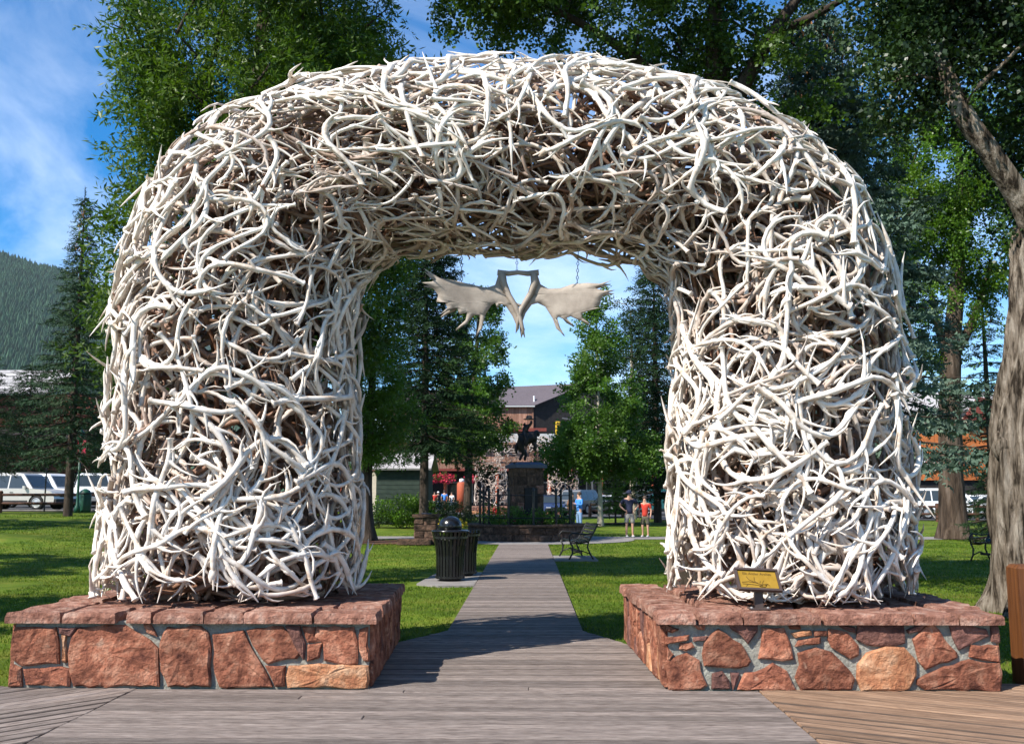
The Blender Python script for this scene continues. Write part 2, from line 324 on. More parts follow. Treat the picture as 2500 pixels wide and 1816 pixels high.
# ------------------------------------------------------------------ clip / stones
def clip(poly, nx, ny, c):
    """keep nx*x+ny*y<=c"""
    out = []
    for i in range(len(poly)):
        a = poly[i]; b = poly[(i + 1) % len(poly)]
        da = nx * a[0] + ny * a[1] - c; db = nx * b[0] + ny * b[1] - c
        if da <= 0: out.append(a)
        if (da < 0 < db) or (db < 0 < da):
            t = da / (da - db); out.append((a[0] + t * (b[0] - a[0]), a[1] + t * (b[1] - a[1])))
    return out
def voronoi(w, h, n, rng, ax=1.0, gap=0.02, x0=0, y0=0):
    pts = [(x0 + w * rng.random(), y0 + h * rng.random()) for _ in range(n)]
    cells = []
    for it in range(3):
        cells = []
        for i, p in enumerate(pts):
            c = [(x0, y0), (x0 + w, y0), (x0 + w, y0 + h), (x0, y0 + h)]
            for j, q in enumerate(pts):
                if i == j or not c: continue
                dx, dy = (q[0] - p[0]) * ax * ax, (q[1] - p[1]); mxx, my = (p[0] + q[0]) / 2, (p[1] + q[1]) / 2
                c = clip(c, dx, dy, dx * mxx + dy * my)
            cells.append(c)
        if it < 2:
            pts = [((sum(v[0] for v in c) / len(c) + p[0]) / 2, (sum(v[1] for v in c) / len(c) + p[1]) / 2) if c else p for c, p in zip(cells, pts)]
    res = []
    for c in cells:
        if len(c) < 3: continue
        k = c
        for i in range(len(c)):
            a, b = c[i], c[(i + 1) % len(c)]; ex, ey = b[0] - a[0], b[1] - a[1]; l = math.hypot(ex, ey)
            if l < 1e-6: continue
            nx, ny = ey / l, -ex / l
            k = clip(k, nx, ny, nx * a[0] + ny * a[1] - gap / 2)
            if len(k) < 3: break
        if len(k) >= 3: res.append(k)
    return res
def stone(name, poly, depth, org, u, v, n, material, parent, rng, seg=0.07, jit=0.008, back=0.03, rough=0.006, grow=1):
    """rough slab whose outline is poly in the (u,v) frame, sticking out along n"""
    pts = []
    if grow != 1: _cx = sum(p[0] for p in poly) / len(poly); _cy = sum(p[1] for p in poly) / len(poly); poly = [(_cx + (p[0] - _cx) * grow, max(0.003, _cy + (p[1] - _cy) * grow)) for p in poly]
    m = len(poly)
    area = sum(poly[i][0] * poly[(i + 1) % m][1] - poly[(i + 1) % m][0] * poly[i][1] for i in range(m))
    if area < 0: poly = poly[::-1]
    cx = sum(p[0] for p in poly) / m; cy = sum(p[1] for p in poly) / m
    for i in range(m):
        a, b = poly[i], poly[(i + 1) % m]; l = math.hypot(b[0] - a[0], b[1] - a[1]); k = max(1, int(l / seg))
        for j in range(k):
            t = j / k; s = jit if j else jit * 0.5
            pts.append((a[0] + (b[0] - a[0]) * t + rng.uniform(-s, s), a[1] + (b[1] - a[1]) * t + rng.uniform(-s, s)))
    N_ = len(pts); V = []
    def pt(p, h): return org + u * p[0] + v * p[1] + n * h
    def sh(p, f, d=0):
        l = math.hypot(p[0] - cx, p[1] - cy) + 1e-6; s = max(0.15, (l * f - d) / l)
        return (cx + (p[0] - cx) * s, cy + (p[1] - cy) * s)
    V += [pt(p, -back) for p in pts]
    V += [pt(p, depth * rng.uniform(0.45, 0.75)) for p in pts]
    V += [pt(sh(p, 1, 0.018), depth * rng.uniform(0.9, 1.05)) for p in pts]
    V += [pt(sh(p, 0.55), depth + rng.uniform(-rough, rough)) for p in pts]
    V.append(pt((cx, cy), depth + rng.uniform(-rough, rough) * 0.5))
    F = []
    for r in range(3):
        for i in range(N_): j = (i + 1) % N_; F.append((r * N_ + i, r * N_ + j, (r + 1) * N_ + j, (r + 1) * N_ + i))
    for i in range(N_): F.append((3 * N_ + i, 3 * N_ + (i + 1) % N_, 4 * N_))
    mb = MB(); mb.add(V, F); return mb.build(name, material, parent)
def pick(rng): 
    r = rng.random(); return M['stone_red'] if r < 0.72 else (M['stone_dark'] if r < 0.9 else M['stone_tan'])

# ------------------------------------------------------------------ ground
def sheet(name, xs, ys, fz, material, keep=None, parent=None):
    mb = MB(); nx = len(xs)
    mb.v = [(x, y, fz(x, y)) for y in ys for x in xs]
    for j in range(len(ys) - 1):
        for i in range(nx - 1):
            if keep and not keep((xs[i] + xs[i + 1]) / 2, (ys[j] + ys[j + 1]) / 2): continue
            mb.f.append((j * nx + i, j * nx + i + 1, (j + 1) * nx + i + 1, (j + 1) * nx + i))
    me = bpy.data.meshes.new(name); me.from_pydata(mb.v, [], mb.f); me.materials.append(material)
    me.polygons.foreach_set('use_smooth', [True] * len(me.polygons)); me.update()
    return link(name, me, parent)
xs = [-3000, -1500, -600, -300, -150] + [(-110 + i * 2.5) for i in range(89)] + [150, 300, 600, 1500, 3000]
ys = [-300, -40, 0] + [2 + i * 2 for i in range(60)] + [140, 180, 300, 500, 900, 1600, 3500]
tag(sheet('ground', xs, ys, lambda x, y: H(x, y) - 0.035, M['lawn']), kind='structure')
rx = [-110 + i * 2.5 for i in range(89)]
tag(sheet('road', rx, [46 + i * 2 for i in range(80)], lambda x, y: H(x, y) + 0.01, M['asphalt'],
    keep=lambda x, y: (x < -13 and y > 48) or (y > 66 and -13 <= x < 9) or (x >= 8 and y > 57)), kind='structure')
# paved round plaza about the monument and the cross walk
MON = (X(1284, 37.4), 37.4)
def disc(name, c, rx_, ry_, z, material, n=40, kind='structure', wob=0.0):
    V = [(c[0], c[1], z + H(*c))]; 
    for i in range(n):
        a = 2 * math.pi * i / n; w = 1 + random.uniform(-wob, wob); V.append((c[0] + rx_ * w * math.cos(a), c[1] + ry_ * w * math.sin(a), z + H(*c)))
    me = bpy.data.meshes.new(name); me.from_pydata(V, [], [(0, 1 + i, 1 + (i + 1) % n) for i in range(n)]); me.materials.append(material)
    o = link(name, me); return tag(o, kind=kind)
disc('plaza', MON, 4.0, 3.9, -0.012, M['concrete'])
o = sheet('path', [X(1000, 36) - 12, -7, -3, 0, 3, 8, 14, 24], [37.6, 38.6, 40], lambda x, y: H(x, y) - 0.016, M['concrete']); tag(o, kind='structure')
disc('mulch_bed', (X(905, 35), 35.2), 2.0, 1.6, -0.008, M['mulch'], wob=0.12)
disc('mulch_ring', (X(1502, 53), 53), 0.9, 0.9, 0.0, M['mulch'], wob=0.1)

# ------------------------------------------------------------------ boardwalk
board = empty('boardwalk', kind='structure')
prng = random.Random(3)
def planks(region, ang, pitch, width, material, parent, split=0.0, z=0.0, start=None):
    ca, sa = math.cos(ang), math.sin(ang)
    loc = [(x * ca + y * sa, -x * sa + y * ca) for x, y in region]      # rotate world into the boards' frame
    y0 = min(p[1] for p in loc) if start is None else start; y1 = max(p[1] for p in loc)
    y = y0
    while y < y1:
        s = clip(clip(loc, 0, 1, y + width), 0, -1, -y)
        y += pitch
        if len(s) < 3: continue
        xa = min(p[0] for p in s); xb = max(p[0] for p in s)
        if xb - xa < 0.1: continue
        cuts = [xa, xb]
        if prng.random() < split: cuts = [xa, xa + (xb - xa) * prng.uniform(0.25, 0.75), xb]
        for k in range(len(cuts) - 1):
            q = clip(clip(s, 1, 0, cuts[k + 1] - 0.002), -1, 0, -cuts[k] - 0.002)
            if len(q) < 3: continue
            cx = sum(p[0] for p in q) / len(q); cy = sum(p[1] for p in q) / len(q); h = prng.uniform(-0.0025, 0.0025)
            n = len(q); b = 0.006
            def ins(p): return (p[0] - math.copysign(b, p[0] - cx), p[1] - math.copysign(b, p[1] - cy))
            V = [(p[0] - cx, p[1] - cy, -0.03) for p in q] + [(p[0] - cx, p[1] - cy, -b) for p in q] + [(ins(p)[0] - cx, ins(p)[1] - cy, 0) for p in q]
            F = [tuple(range(2 * n, 3 * n))] + [(r * n + i, r * n + (i + 1) % n, (r + 1) * n + (i + 1) % n, (r + 1) * n + i) for r in (0, 1) for i in range(n)]
            mb = MB(); mb.add(V, F); o = mb.build('plank', material, parent)
            o.location = (cx * ca - cy * sa, cx * sa + cy * ca, z + h); o.rotation_euler = (0, prng.uniform(-.0008, .0008), ang)
_r = ray(1250, 1684); YF = EYE * _r.y / -_r.z; JL, JR = -3.28, 1.90
# between the two legs, then the narrow walk
planks([(JL, 3.3), (JR, 3.3), (JR, YF), (JL, YF)], 0, 0.142, 0.131, M['wood_grey'], board, 0.35)
LB = {'x0': P(22, 1600, YF).x, 'x1': P(905, 1600, YF).x, 'b1': P(905, 1600, YF).x - .12}; RB = {'x0': P(1628, 1600, YF).x, 'x1': P(2446, 1600, YF).x, 'b0': P(1628, 1600, YF).x - .08}
planks([(LB['x1'] - .05, YF), (RB['x0'] + .05, YF), (RB['b0'] + .05, 11.0), (0.66, 12.15), (-0.98, 12.15), (LB['b1'] - .05, 11.1)], 0, 0.142, 0.131, M['wood_grey'], board, 0.1)
planks([(-0.97, 12.16), (0.65, 12.16), (0.65, 33.4), (-0.97, 33.4)], 0, 0.152, 0.146, M['wood_grey'], board)
planks([(-10.5, 3.3), (JL - .008, 3.3), (JL - .008, YF + .1), (-10.5, YF + .1)], R(48), 0.142, 0.131, M['wood_grey'], board)
planks([(JR + .008, 3.3), (10.5, 3.3), (10.5, YF + .35), (JR + .008, YF + .35)], R(-30), 0.142, 0.131, M['wood_warm'], board)
# dark joists and earth under the boards
mb = MB(); mb.box((0, 5.9, -0.09), (21, 5.4, 0.1)); mb.box((-0.15, 22.7, -0.09), (1.66, 21.4, 0.1)); mb.box((-0.15, 9.9, -0.092), (2.1, 4.4, 0.1))
mb.build('joist_bed', M['wall_brown'], board)

# ------------------------------------------------------------------ stone plinths
K3 = 2.268
def tri_poly(cx0, pts): return [(cx0 + x / K3, 1350 + y / K3) for x, y in pts]
LFRONT = [[(85,410),(310,408),(325,480),(322,612),(120,618),(62,580),(58,540),(72,440)], [(62,612),(120,635),(122,735),(48,737),(52,660)],
 [(130,640),(330,625),(385,640),(385,735),(150,732)], [(440,408),(690,398),(780,450),(870,530),(875,620),(875,735),(410,735),(390,640),(383,560),(400,470)],
 [(905,440),(930,412),(1110,405),(1150,440),(1165,520),(1165,735),(935,735),(893,650),(888,500)], [(1180,455),(1345,430),(1380,500),(1440,600),(1510,740),(1215,740),(1185,600)],
 [(1365,425),(1560,405),(1610,460),(1665,550),(1640,580),(1490,610),(1460,590),(1400,510)], [(1580,405),(1660,400),(1690,500),(1680,590),(1640,520)],
 [(1700,510),(1785,498),(1770,580),(1700,597)], [(1755,405),(1960,410),(1978,500),(1980,612),(1860,610),(1795,590),(1790,500),(1745,465)],
 [(1990,420),(2040,410),(2045,600),(2010,590),(1992,540)], [(1470,620),(1580,625),(1578,735),(1525,735)],
 [(1605,620),(1760,612),(2035,622),(2040,700),(2035,748),(1600,742),(1590,680)], [(345,450),(368,452),(366,610),(345,600)], [(790,390),(835,395),(870,460),(810,440)],
 [(1675,405),(1745,405),(1740,460),(1780,490),(1700,498)], [(320,410),(430,408),(395,460),(335,445)]]
RFRONT = [[(275,395),(360,420),(320,438),(285,430)],[(275,465),(410,450),(412,485),(285,500)],[(435,465),(518,455),(512,485),(440,488)],[(362,498),(425,492),(440,520),(400,542),(358,530)],
 [(500,500),(545,440),(580,422),(620,450),(700,500),(755,600),(740,625),(620,635),(500,622),(485,560)],[(630,390),(795,385),(790,430),(740,500),(700,450),(650,425)],
 [(820,412),(940,418),(970,500),(990,585),(930,592),(800,580)],[(965,400),(1030,398),(1030,422),(975,418)],[(975,440),(1090,425),(1090,455),(1000,470)],[(1108,430),(1175,428),(1178,458),(1110,460)],
 [(1020,480),(1140,462),(1143,500),(1000,515)],[(1190,420),(1290,440),(1350,510),(1350,560),(1310,588),(1200,520),(1185,480)],[(1245,390),(1335,410),(1338,440),(1300,435),(1245,412)],
 [(1350,380),(1480,372),(1600,385),(1605,500),(1500,515),(1400,512),(1340,480)],[(1620,425),(1690,390),(1730,388),(1690,430),(1630,445)],[(1650,480),(1750,380),(1800,430),(1895,550),(1895,580),(1720,645),(1690,600),(1665,520)],
 [(1860,400),(1900,385),(2060,420),(2070,455),(1990,490),(1910,540),(1880,470)],[(2090,400),(2130,398),(2133,495),(2090,490)],[(1975,505),(2130,510),(2133,600),(2030,590),(1965,570)],
 [(290,600),(400,555),(470,590),(480,650),(515,730),(480,757),(300,757)],[(540,665),(600,655),(635,700),(640,758),(540,758)],[(645,665),(690,660),(685,700),(655,755)],
 [(720,665),(830,640),(880,605),(950,650),(1005,760),(680,760)],[(1020,555),(1120,525),(1200,550),(1260,600),(1330,690),(1310,760),(1030,760),(1005,690),(1030,620)],
 [(1345,620),(1400,550),(1500,515),(1600,520),(1665,590),(1670,680),(1630,750),(1600,760),(1370,760),(1345,700)],[(1680,700),(1830,625),(1970,590),(2130,610),(2140,660),(2135,762),(1720,762),(1680,730)],
 [(292,520),(325,560),(300,596),(290,590)],[(440,400),(500,392),(500,425),(460,420)]]
ZT = 0.62; TH = 0.085
def plinth(name, label, x0, x1, b0, b1, yf, yb, polys, cx0, caps, tans, darks, seed):
    rng = random.Random(seed)
    root = empty(name, ((x0 + x1) / 2, (yf + yb) / 2, 0), label=label, cat='plinth', group='stone bases of the near antler arch')
    off = Vector(root.location)
    # mortar core
    mb = MB(); zc = ZT - TH + 0.01; e = 0.02
    Q = [(x0 + e, yf + e), (x1 - e, yf + e), (b1 - e, yb - e), (b0 + e, yb - e)]
    mb.add([(p[0] - off.x, p[1] - off.y, z) for z in (-0.05, zc) for p in Q], [(0, 1, 5, 4), (1, 2, 6, 5), (2, 3, 7, 6), (3, 0, 4, 7), (4, 5, 6, 7)])
    mb.build('mortar_core', M['mortar'], root)
    W = x1 - x0
    for i, pl in enumerate(polys):
        q = []
        for a, b in tri_poly(cx0, pl):
            w = P(a, b, yf); q.append((min(max(w.x, x0), x1), max(0.004, min(w.z, ZT - TH + .02))))
        m = M['stone_tan'] if i in tans else (M['stone_dark'] if i in darks else M['stone_red'])
        stone('stone', q, rng.uniform(0.022, 0.038), Vector((0, yf + e - .008, 0)) - off, Vector((1, 0, 0)), Vector((0, 0, 1)), Vector((0, -1, 0)), m, root, rng, jit=.011, rough=.009, grow=1.018)
    for side, (A, B) in enumerate((((x0, yf), (b0, yb)), ((x1, yf), (b1, yb)), ((b0, yb), (b1, yb)))):
        a = Vector((*A, 0)); b = Vector((*B, 0)); L = (b - a).length; u = (b - a) / L; n = Vector((u.y, -u.x, 0))
        if side == 0: n = Vector((-u.y, u.x, 0))
        if side == 2: n = Vector((0, 1, 0))
        for c in voronoi(L - .04, ZT - TH - .01, 22 if side < 2 else 14, rng, 1.5, 0.022, 0.02, 0.004):
            stone('stone', c, rng.uniform(0.03, 0.05), a - n * e - off, u, Vector((0, 0, 1)), n, pick(rng), root, rng)
    ov = 0.055; oz = Vector((-off.x, -off.y, ZT - TH))
    U, Vv, Nn = Vector((1, 0, 0)), Vector((0, 1, 0)), Vector((0, 0, 1)); dp = 0.42
    for a, b in caps:          # front cap stones at the places seen in the photograph
        xa = P(cx0 + a / K3, 1520, yf - ov).x; xb = P(cx0 + b / K3, 1520, yf - ov).x
        d2 = dp + rng.uniform(-.08, .08); o = rng.uniform(-.012, .012)
        stone('cap_stone', [(xa, yf - ov + o), (xb, yf - ov - o), (xb - .01, yf + d2), (xa + .01, yf + d2 * rng.uniform(.9, 1.1))], TH + rng.uniform(-.006, .01), oz, U, Vv, Nn, M['stone_cap'], root, rng, 0.09, 0.014, 0.0, 0.008)
    for sgn in (-1, 1, 2):
        k = 5; ln = (yb - yf - dp) if sgn < 2 else (x1 - x0 - 2 * dp)
        ed = [0] + sorted(rng.uniform(.1, .9) * ln for _ in range(k - 1)) + [ln]
        ed = [ln * (i + rng.uniform(-.22, .22) * (0 < i < k)) / k for i in range(k + 1)]
        for i in range(k):
            s, t = ed[i] + .012, ed[i + 1] - .004
            if sgn < 2:
                xe = lambda y: ((x1 + (b1 - x1) * (y - yf) / (yb - yf)) + ov) if sgn > 0 else ((x0 + (b0 - x0) * (y - yf) / (yb - yf)) - ov)
                ya, yb_ = yf + dp + s, yf + dp + t + (ov if i == k - 1 else 0); j = rng.uniform(-.015, .015)
                q = [(xe(ya) + j, ya), (xe(yb_) - j, yb_), (xe(yb_) - sgn * dp, yb_), (xe(ya) - sgn * dp, ya)]
            else:
                q = [(b0 + dp + s, yb + ov), (b0 + dp + t, yb + ov), (b0 + dp + t, yb - dp), (b0 + dp + s, yb - dp)]
            stone('cap_stone', q, TH + rng.uniform(-.006, .01), oz, U, Vv, Nn, M['stone_cap'], root, rng, 0.09, 0.014, 0.0, 0.008)
    for c in voronoi(x1 - x0 - 2 * dp + .06, yb - yf - 2 * dp + .06, 14, rng, 1, 0.03, max(x0, b0) + dp - .03, yf + dp - .0):
        stone('flagstone', c, TH - .004, oz, U, Vv, Nn, M['stone_cap'], root, rng, 0.12, 0.012, 0.0, 0.006)
plinth('masonry_plinth', 'red sandstone base under the left leg of the antler arch, built of large flat stones', LB['x0'], LB['x1'], LB['x0'] - .02, LB['b1'], YF + .03, 11.3, LFRONT, 0,
       [(30,328),(334,640),(690,835),(845,1120),(1130,1340),(1346,1728),(1736,2082)], {12, 13}, {7, 16}, 11)
plinth('masonry_plinth', 'red sandstone base under the right leg, smaller stones in wide grey mortar', RB['x0'], RB['x1'], RB['b0'], RB['x1'] + .05, YF + .03, 11.3, RFRONT, 1500,
       [(240,452),(470,714),(718,1144),(1168,1662),(1666,1908),(1914,2165)], {24, 8}, {5, 13, 16, 2, 12, 14, 17, 20, 21}, 12)

# ------------------------------------------------------------------ antlers
def antler(seed, sides=6, nb=14, nt=4, scale=1.0, kz=0.0):
    """one shed elk antler: burr, curving beam that kinks at every fork, tapering tines with webbed roots"""
    rng = random.Random(seed); L = rng.uniform(1.0, 1.42) * scale
    bend = rng.uniform(0.8, 1.9); r0 = rng.uniform(.0205, .027) * scale; wg = rng.uniform(.14, .32)
    tin = []
    if rng.random() < .75: tin.append((.04, .26, .95, .78))
    if rng.random() < .6: tin.append((.13, .27, .9, .75))
    tin += [(.36 + rng.uniform(-.06, .06), .25, 1.0, .80), (.58 + rng.uniform(-.05, .05), .36, .85, .95)]
    tin.append((.77 + rng.uniform(-.03, .03), .26, .75, .85))
    if rng.random() < .3: tin.append((.89, .13, .8, .6))
    tin = [list(t) + [(1 if (t[0] > .7 and rng.random() < .35) else -1)] for t in tin if rng.random() > .06]
    th = -bend * .5; dl = L / (nb - 1); pts = [np.zeros(3)]; dirs = []
    for i in range(nb):
        t = i / (nb - 1)
        for q in tin:
            if t - 1 / (nb - 1) < q[0] <= t and q[0] > .2: th -= q[4] * rng.uniform(.16, .42)
        d = np.array([math.cos(th), math.sin(th), 0.0]); dirs.append(d)
        if i < nb - 1: pts.append(pts[-1] + d * dl)
        th += bend * (0.6 + 0.8 * math.sin(math.pi * t)) / (nb - 1) + wg * math.sin(7.5 * t + seed)
    pts = np.array(pts)
    for _ in range(1): pts[1:-1] = (pts[:-2] + 2.2 * pts[1:-1] + pts[2:]) / 4.2
    mid = (pts[nb // 2] + pts.mean(0)) / 2
    tt = np.linspace(0, 1, nb)
    rad = r0 * (1.0 - 0.22 * tt) * np.where(tt > .78, np.clip((1.02 - tt) / .24, .10, 1) ** .6, 1.0)
    Vs = []; Fs = []; n = 0
    def addt(V, F):
        nonlocal n
        Vs.append(V); Fs.append(F + n); n += len(V)
    for q in tin:
        if q[0] > .2: rad = rad * (1 + .30 * np.exp(-((tt - q[0]) / .05) ** 2))
    bp = np.vstack([pts[0] - dirs[0] * .004 * scale, pts[0] - dirs[0] * .0085 * scale, pts[0] - dirs[0] * .009 * scale, pts[0] - dirs[0] * .001 * scale, pts[0] + dirs[0] * .009 * scale, pts[1:]])
    addt(*tube_arr(bp, np.concatenate([[r0 * .08, r0 * 1.12, r0 * 1.42, r0 * 1.52, r0 * 1.03], rad[1:]]), sides))
    for (t, l, a, rr, sgn) in tin:
        l = l * rng.uniform(.75, 1.25) * scale; f = t * (nb - 1); i = min(nb - 2, int(f)); w = f - i
        p = pts[i] * (1 - w) + pts[i + 1] * w; ang = math.atan2(dirs[i][1], dirs[i][0])
        a0 = ang + sgn * a * rng.uniform(.75, 1.15); curl = -sgn * (rng.uniform(.5, 1.9) if rng.random() < .8 else rng.uniform(-.8, 0)); zz = rng.uniform(-.22, .16) if rng.random() < .85 else rng.uniform(.18, .4)
        q = [p - np.array([math.cos(a0), math.sin(a0), 0]) * .006]; aa = a0
        for k in range(nt):
            aa += curl / nt; q.append(q[-1] + np.array([math.cos(aa), math.sin(aa), zz]) * l / nt)
        k = np.linspace(0, 1, nt + 1); rb = r0 * rr * (1 - .22 * t)
        rt = rb * (.55 * np.exp(-k * 8) + .88 * (1 - k) ** .52); rt[-1] = .002 * scale
        addt(*tube_arr(q, rt, max(4, sides - 1)))
        if t > .2:      # web in the crotch of the fork
            bis = np.array([math.cos(ang + sgn * a * .45), math.sin(ang + sgn * a * .45), 0])
            wv, wf = tube_arr([p - bis * .05 * scale, p - bis * .01, p + bis * .04 * scale, p + bis * .078 * scale], [r0 * .4, r0 * 1.25, r0 * 1.1, r0 * .25], sides)
            wv[:, 2] = p[2] + (wv[:, 2] - p[2]) * .62; addt(wv, wf)
    V = np.concatenate(Vs); F = np.concatenate(Fs); V = V - mid
    V[:, 2] += .03 * np.sin(V[:, 0] * 7 + seed) - kz * (V[:, :2] ** 2).sum(1)
    return V, F
# the arch as a bent tube: outer and inner outline points on the plane through its middle
AY = 9.85
PAIR = [((240,1478),(893,1448)),((243,1330),(900,1330)),((250,1150),(897,1170)),((262,1000),(888,1000)),((275,800),(885,830)),((306,620),(900,715)),((385,430),(930,662)),((535,275),(1000,636)),((760,203),(1105,624)),
        ((1020,170),(1225,620)),((1290,162),(1305,618)),((1540,176),(1385,620)),((1755,240),(1480,624)),((1950,325),(1546,642)),((2095,455),(1602,712)),((2172,620),(1626,790)),((2215,850),(1626,930)),((2236,1060),(1618,1080)),((2246,1250),(1612,1250)),((2240,1470),(1614,1440))]
ctr = []; rr_ = []
for o_, i_ in PAIR:
    a = P(*o_, AY); b = P(*i_, AY); ctr.append(((a.x + b.x) / 2, (a.z + b.z) / 2)); rr_.append((a - b).length / 2)
ctr = np.array(ctr); rr_ = np.array(rr_)
for _ in range(2): rr_[1:-1] = (rr_[:-2] + 2 * rr_[1:-1] + rr_[2:]) / 4
outv = np.array([[P(*o_, AY).x - P(*i_, AY).x, P(*o_, AY).z - P(*i_, AY).z] for o_, i_ in PAIR]); outv /= np.linalg.norm(outv, axis=1)[:, None]
ctr[0, 1] = ZT; ctr[-1, 1] = ZT; outv[0] = (-1, 0); outv[-1] = (1, 0); outv[1] = (-1, 0); outv[-2] = (1, 0)
seg = np.concatenate([[0], np.cumsum(np.linalg.norm(np.diff(ctr, axis=0), axis=1))]); LEN = seg[-1]
def arch_frame(s, phi, off):
    x = np.interp(s, seg, ctr[:, 0]); z = np.interp(s, seg, ctr[:, 1]); r = np.interp(s, seg, rr_)
    ox = np.interp(s, seg, outv[:, 0]); oz = np.interp(s, seg, outv[:, 1]); l = math.hypot(ox, oz); ox /= l; oz /= l
    ra = r - .07 + off; ry = 1.14 - .07 + off
    c, s_ = math.cos(phi), math.sin(phi)
    # slightly squared section (superellipse)
    k = (abs(c) ** 2.25 + abs(s_) ** 2.25) ** (-1 / 2.25)
    p = np.array([x + ox * ra * c * k, AY + ry * s_ * k, z + oz * ra * c * k])
    n = np.array([ox * c / ra, s_ / ry, oz * c / ra]); n /= np.linalg.norm(n)
    tang = np.array([-oz, 0, ox]); tang /= np.linalg.norm(tang)
    b = np.cross(n, tang); b /= np.linalg.norm(b); tang = np.cross(b, n)
    return p, n, tang, b
def surf(S_, PH, OFF):
    """vectorised point on the arch skin"""
    x = np.interp(S_, seg, ctr[:, 0]); z = np.interp(S_, seg, ctr[:, 1]); r = np.interp(S_, seg, rr_)
    ox = np.interp(S_, seg, outv[:, 0]); oz = np.interp(S_, seg, outv[:, 1]); l = np.hypot(ox, oz); ox = ox / l; oz = oz / l
    c, s_ = np.cos(PH), np.sin(PH); k = (np.abs(c) ** 2.25 + np.abs(s_) ** 2.25) ** (-1 / 2.25)
    ra = r - .085; ry = 1.14 - .085
    nx, ny = c / ra, s_ / ry; nl = np.hypot(nx, ny); nx = nx / nl; ny = ny / nl
    return np.stack([x + ox * (ra * c * k + nx * OFF), AY + ry * s_ * k + ny * OFF, z + oz * (ra * c * k + nx * OFF)], -1)
def arch_antlers(protos, layers, rng, low=None, back=.5):
    res = []
    for (off, dens, tilt, tint) in layers:
        N_ = int(dens * LEN)
        for k in range(N_):
            s = (k + rng.random()) / N_ * LEN; phi = rng.uniform(-math.pi, math.pi)
            if math.sin(phi) > .45 and rng.random() > back: continue
            i = rng.randrange(len(protos)); V, F = (low if (low and off < -.09) else protos)[i]
            plug = rng.random() < .10; leg = s < 3.2 or s > LEN - 3.2; inner = math.cos(phi) < -.35
            a = rng.gauss(math.pi / 2, .7) if (leg and rng.random() < .5) else rng.uniform(0, 2 * math.pi)
            if rng.random() < .5: a += math.pi
            fl = 1 if rng.random() < .5 else -1
            if plug:
                p, n, t, b = arch_frame(s, phi, 0); V0 = V - V[0]
                xa = (t * math.cos(a) + b * math.sin(a)) - n * rng.uniform(.7, 1.6); xa /= np.linalg.norm(xa)
                up = np.cross(xa, t + b * .3); up /= np.linalg.norm(up); ya = np.cross(up, xa)
                W = (V0 * np.array([1, fl, 1]) * .75) @ np.stack([xa, ya, up], 0) + p + n * rng.uniform(-.09, .02)
            else:
                sc_ = rng.uniform(.82, 1.12) * (.8 if inner and not leg else 1.0)
                u = V[:, 0] * sc_; v = V[:, 1] * fl * sc_; w = V[:, 2] * sc_ + rng.gauss(0, tilt * .5) * u + rng.gauss(0, tilt * .5) * v
                ds = u * math.cos(a) - v * math.sin(a); dl = u * math.sin(a) + v * math.cos(a)
                e = surf(np.array([s - .2, s + .2, s, s]), np.array([phi, phi, phi - .1, phi + .1]), np.zeros(4))
                gs = max(.45, np.linalg.norm(e[1] - e[0]) / .4); gp_ = max(.7, np.linalg.norm(e[3] - e[2]) / .2)
                if s < .3 or s > LEN - .3: gs = 1.0
                S_ = s + ds / gs
                lo_c = .045 - S_.min(); hi_c = S_.max() - (LEN - .045)
                if lo_c > 0: S_ = S_ + lo_c
                elif hi_c > 0: S_ = S_ - hi_c
                W = surf(S_, phi + dl / gp_, off + rng.uniform(-.04, .02) + w)
            zmin = W[:, 2].min()
            if zmin < ZT + .004: W = W + np.array([0, 0, ZT + .004 - zmin])
            nr = (abs(W[:, 0] - PLQ[0]) < .3) & (W[:, 2] < 1.12) & (W[:, 1] < PLQ[1] + .16)
            if nr.any(): W = W + np.array([0, PLQ[1] + .17 - W[nr, 1].min(), 0])
            fr_ = arch_frame(s, phi, 0)
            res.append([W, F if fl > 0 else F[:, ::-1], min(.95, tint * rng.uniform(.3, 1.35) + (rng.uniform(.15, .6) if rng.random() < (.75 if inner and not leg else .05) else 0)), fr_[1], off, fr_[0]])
    return res
SYp = YF + .27; PLQ = (P(1852, 1476, SYp).x, SYp)
PRO = [antler(100 + i) for i in range(26)]
LOW = [antler(100 + i, 5, 10, 3) for i in range(26)]
arng = random.Random(21)
pl = arch_antlers(PRO, [(0.0, 66, .10, .06), (-.12, 60, .15, .34), (-.26, 50, .24, .85)], arng, LOW)  # deeper layers browner: kept stain, plus gap shade put into the tint
arch = empty('antler_arch', (float(ctr[:, 0].mean()), AY, ZT), label='large near arch of interwoven bleached elk antlers standing on two red stone bases', cat='antler arch')
aoff = np.array(arch.location)
vis = sorted(range(len(pl)), key=lambda i: (pl[i][3] @ np.array([0.05, -1, -.05])) + pl[i][4] * 6, reverse=True)[:298]
visset = set(vis); acc = Acc()
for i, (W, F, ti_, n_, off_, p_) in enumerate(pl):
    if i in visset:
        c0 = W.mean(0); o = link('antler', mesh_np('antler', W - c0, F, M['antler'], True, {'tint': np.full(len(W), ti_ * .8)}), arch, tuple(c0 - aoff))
    else: acc.add(W - aoff, F, ti_)
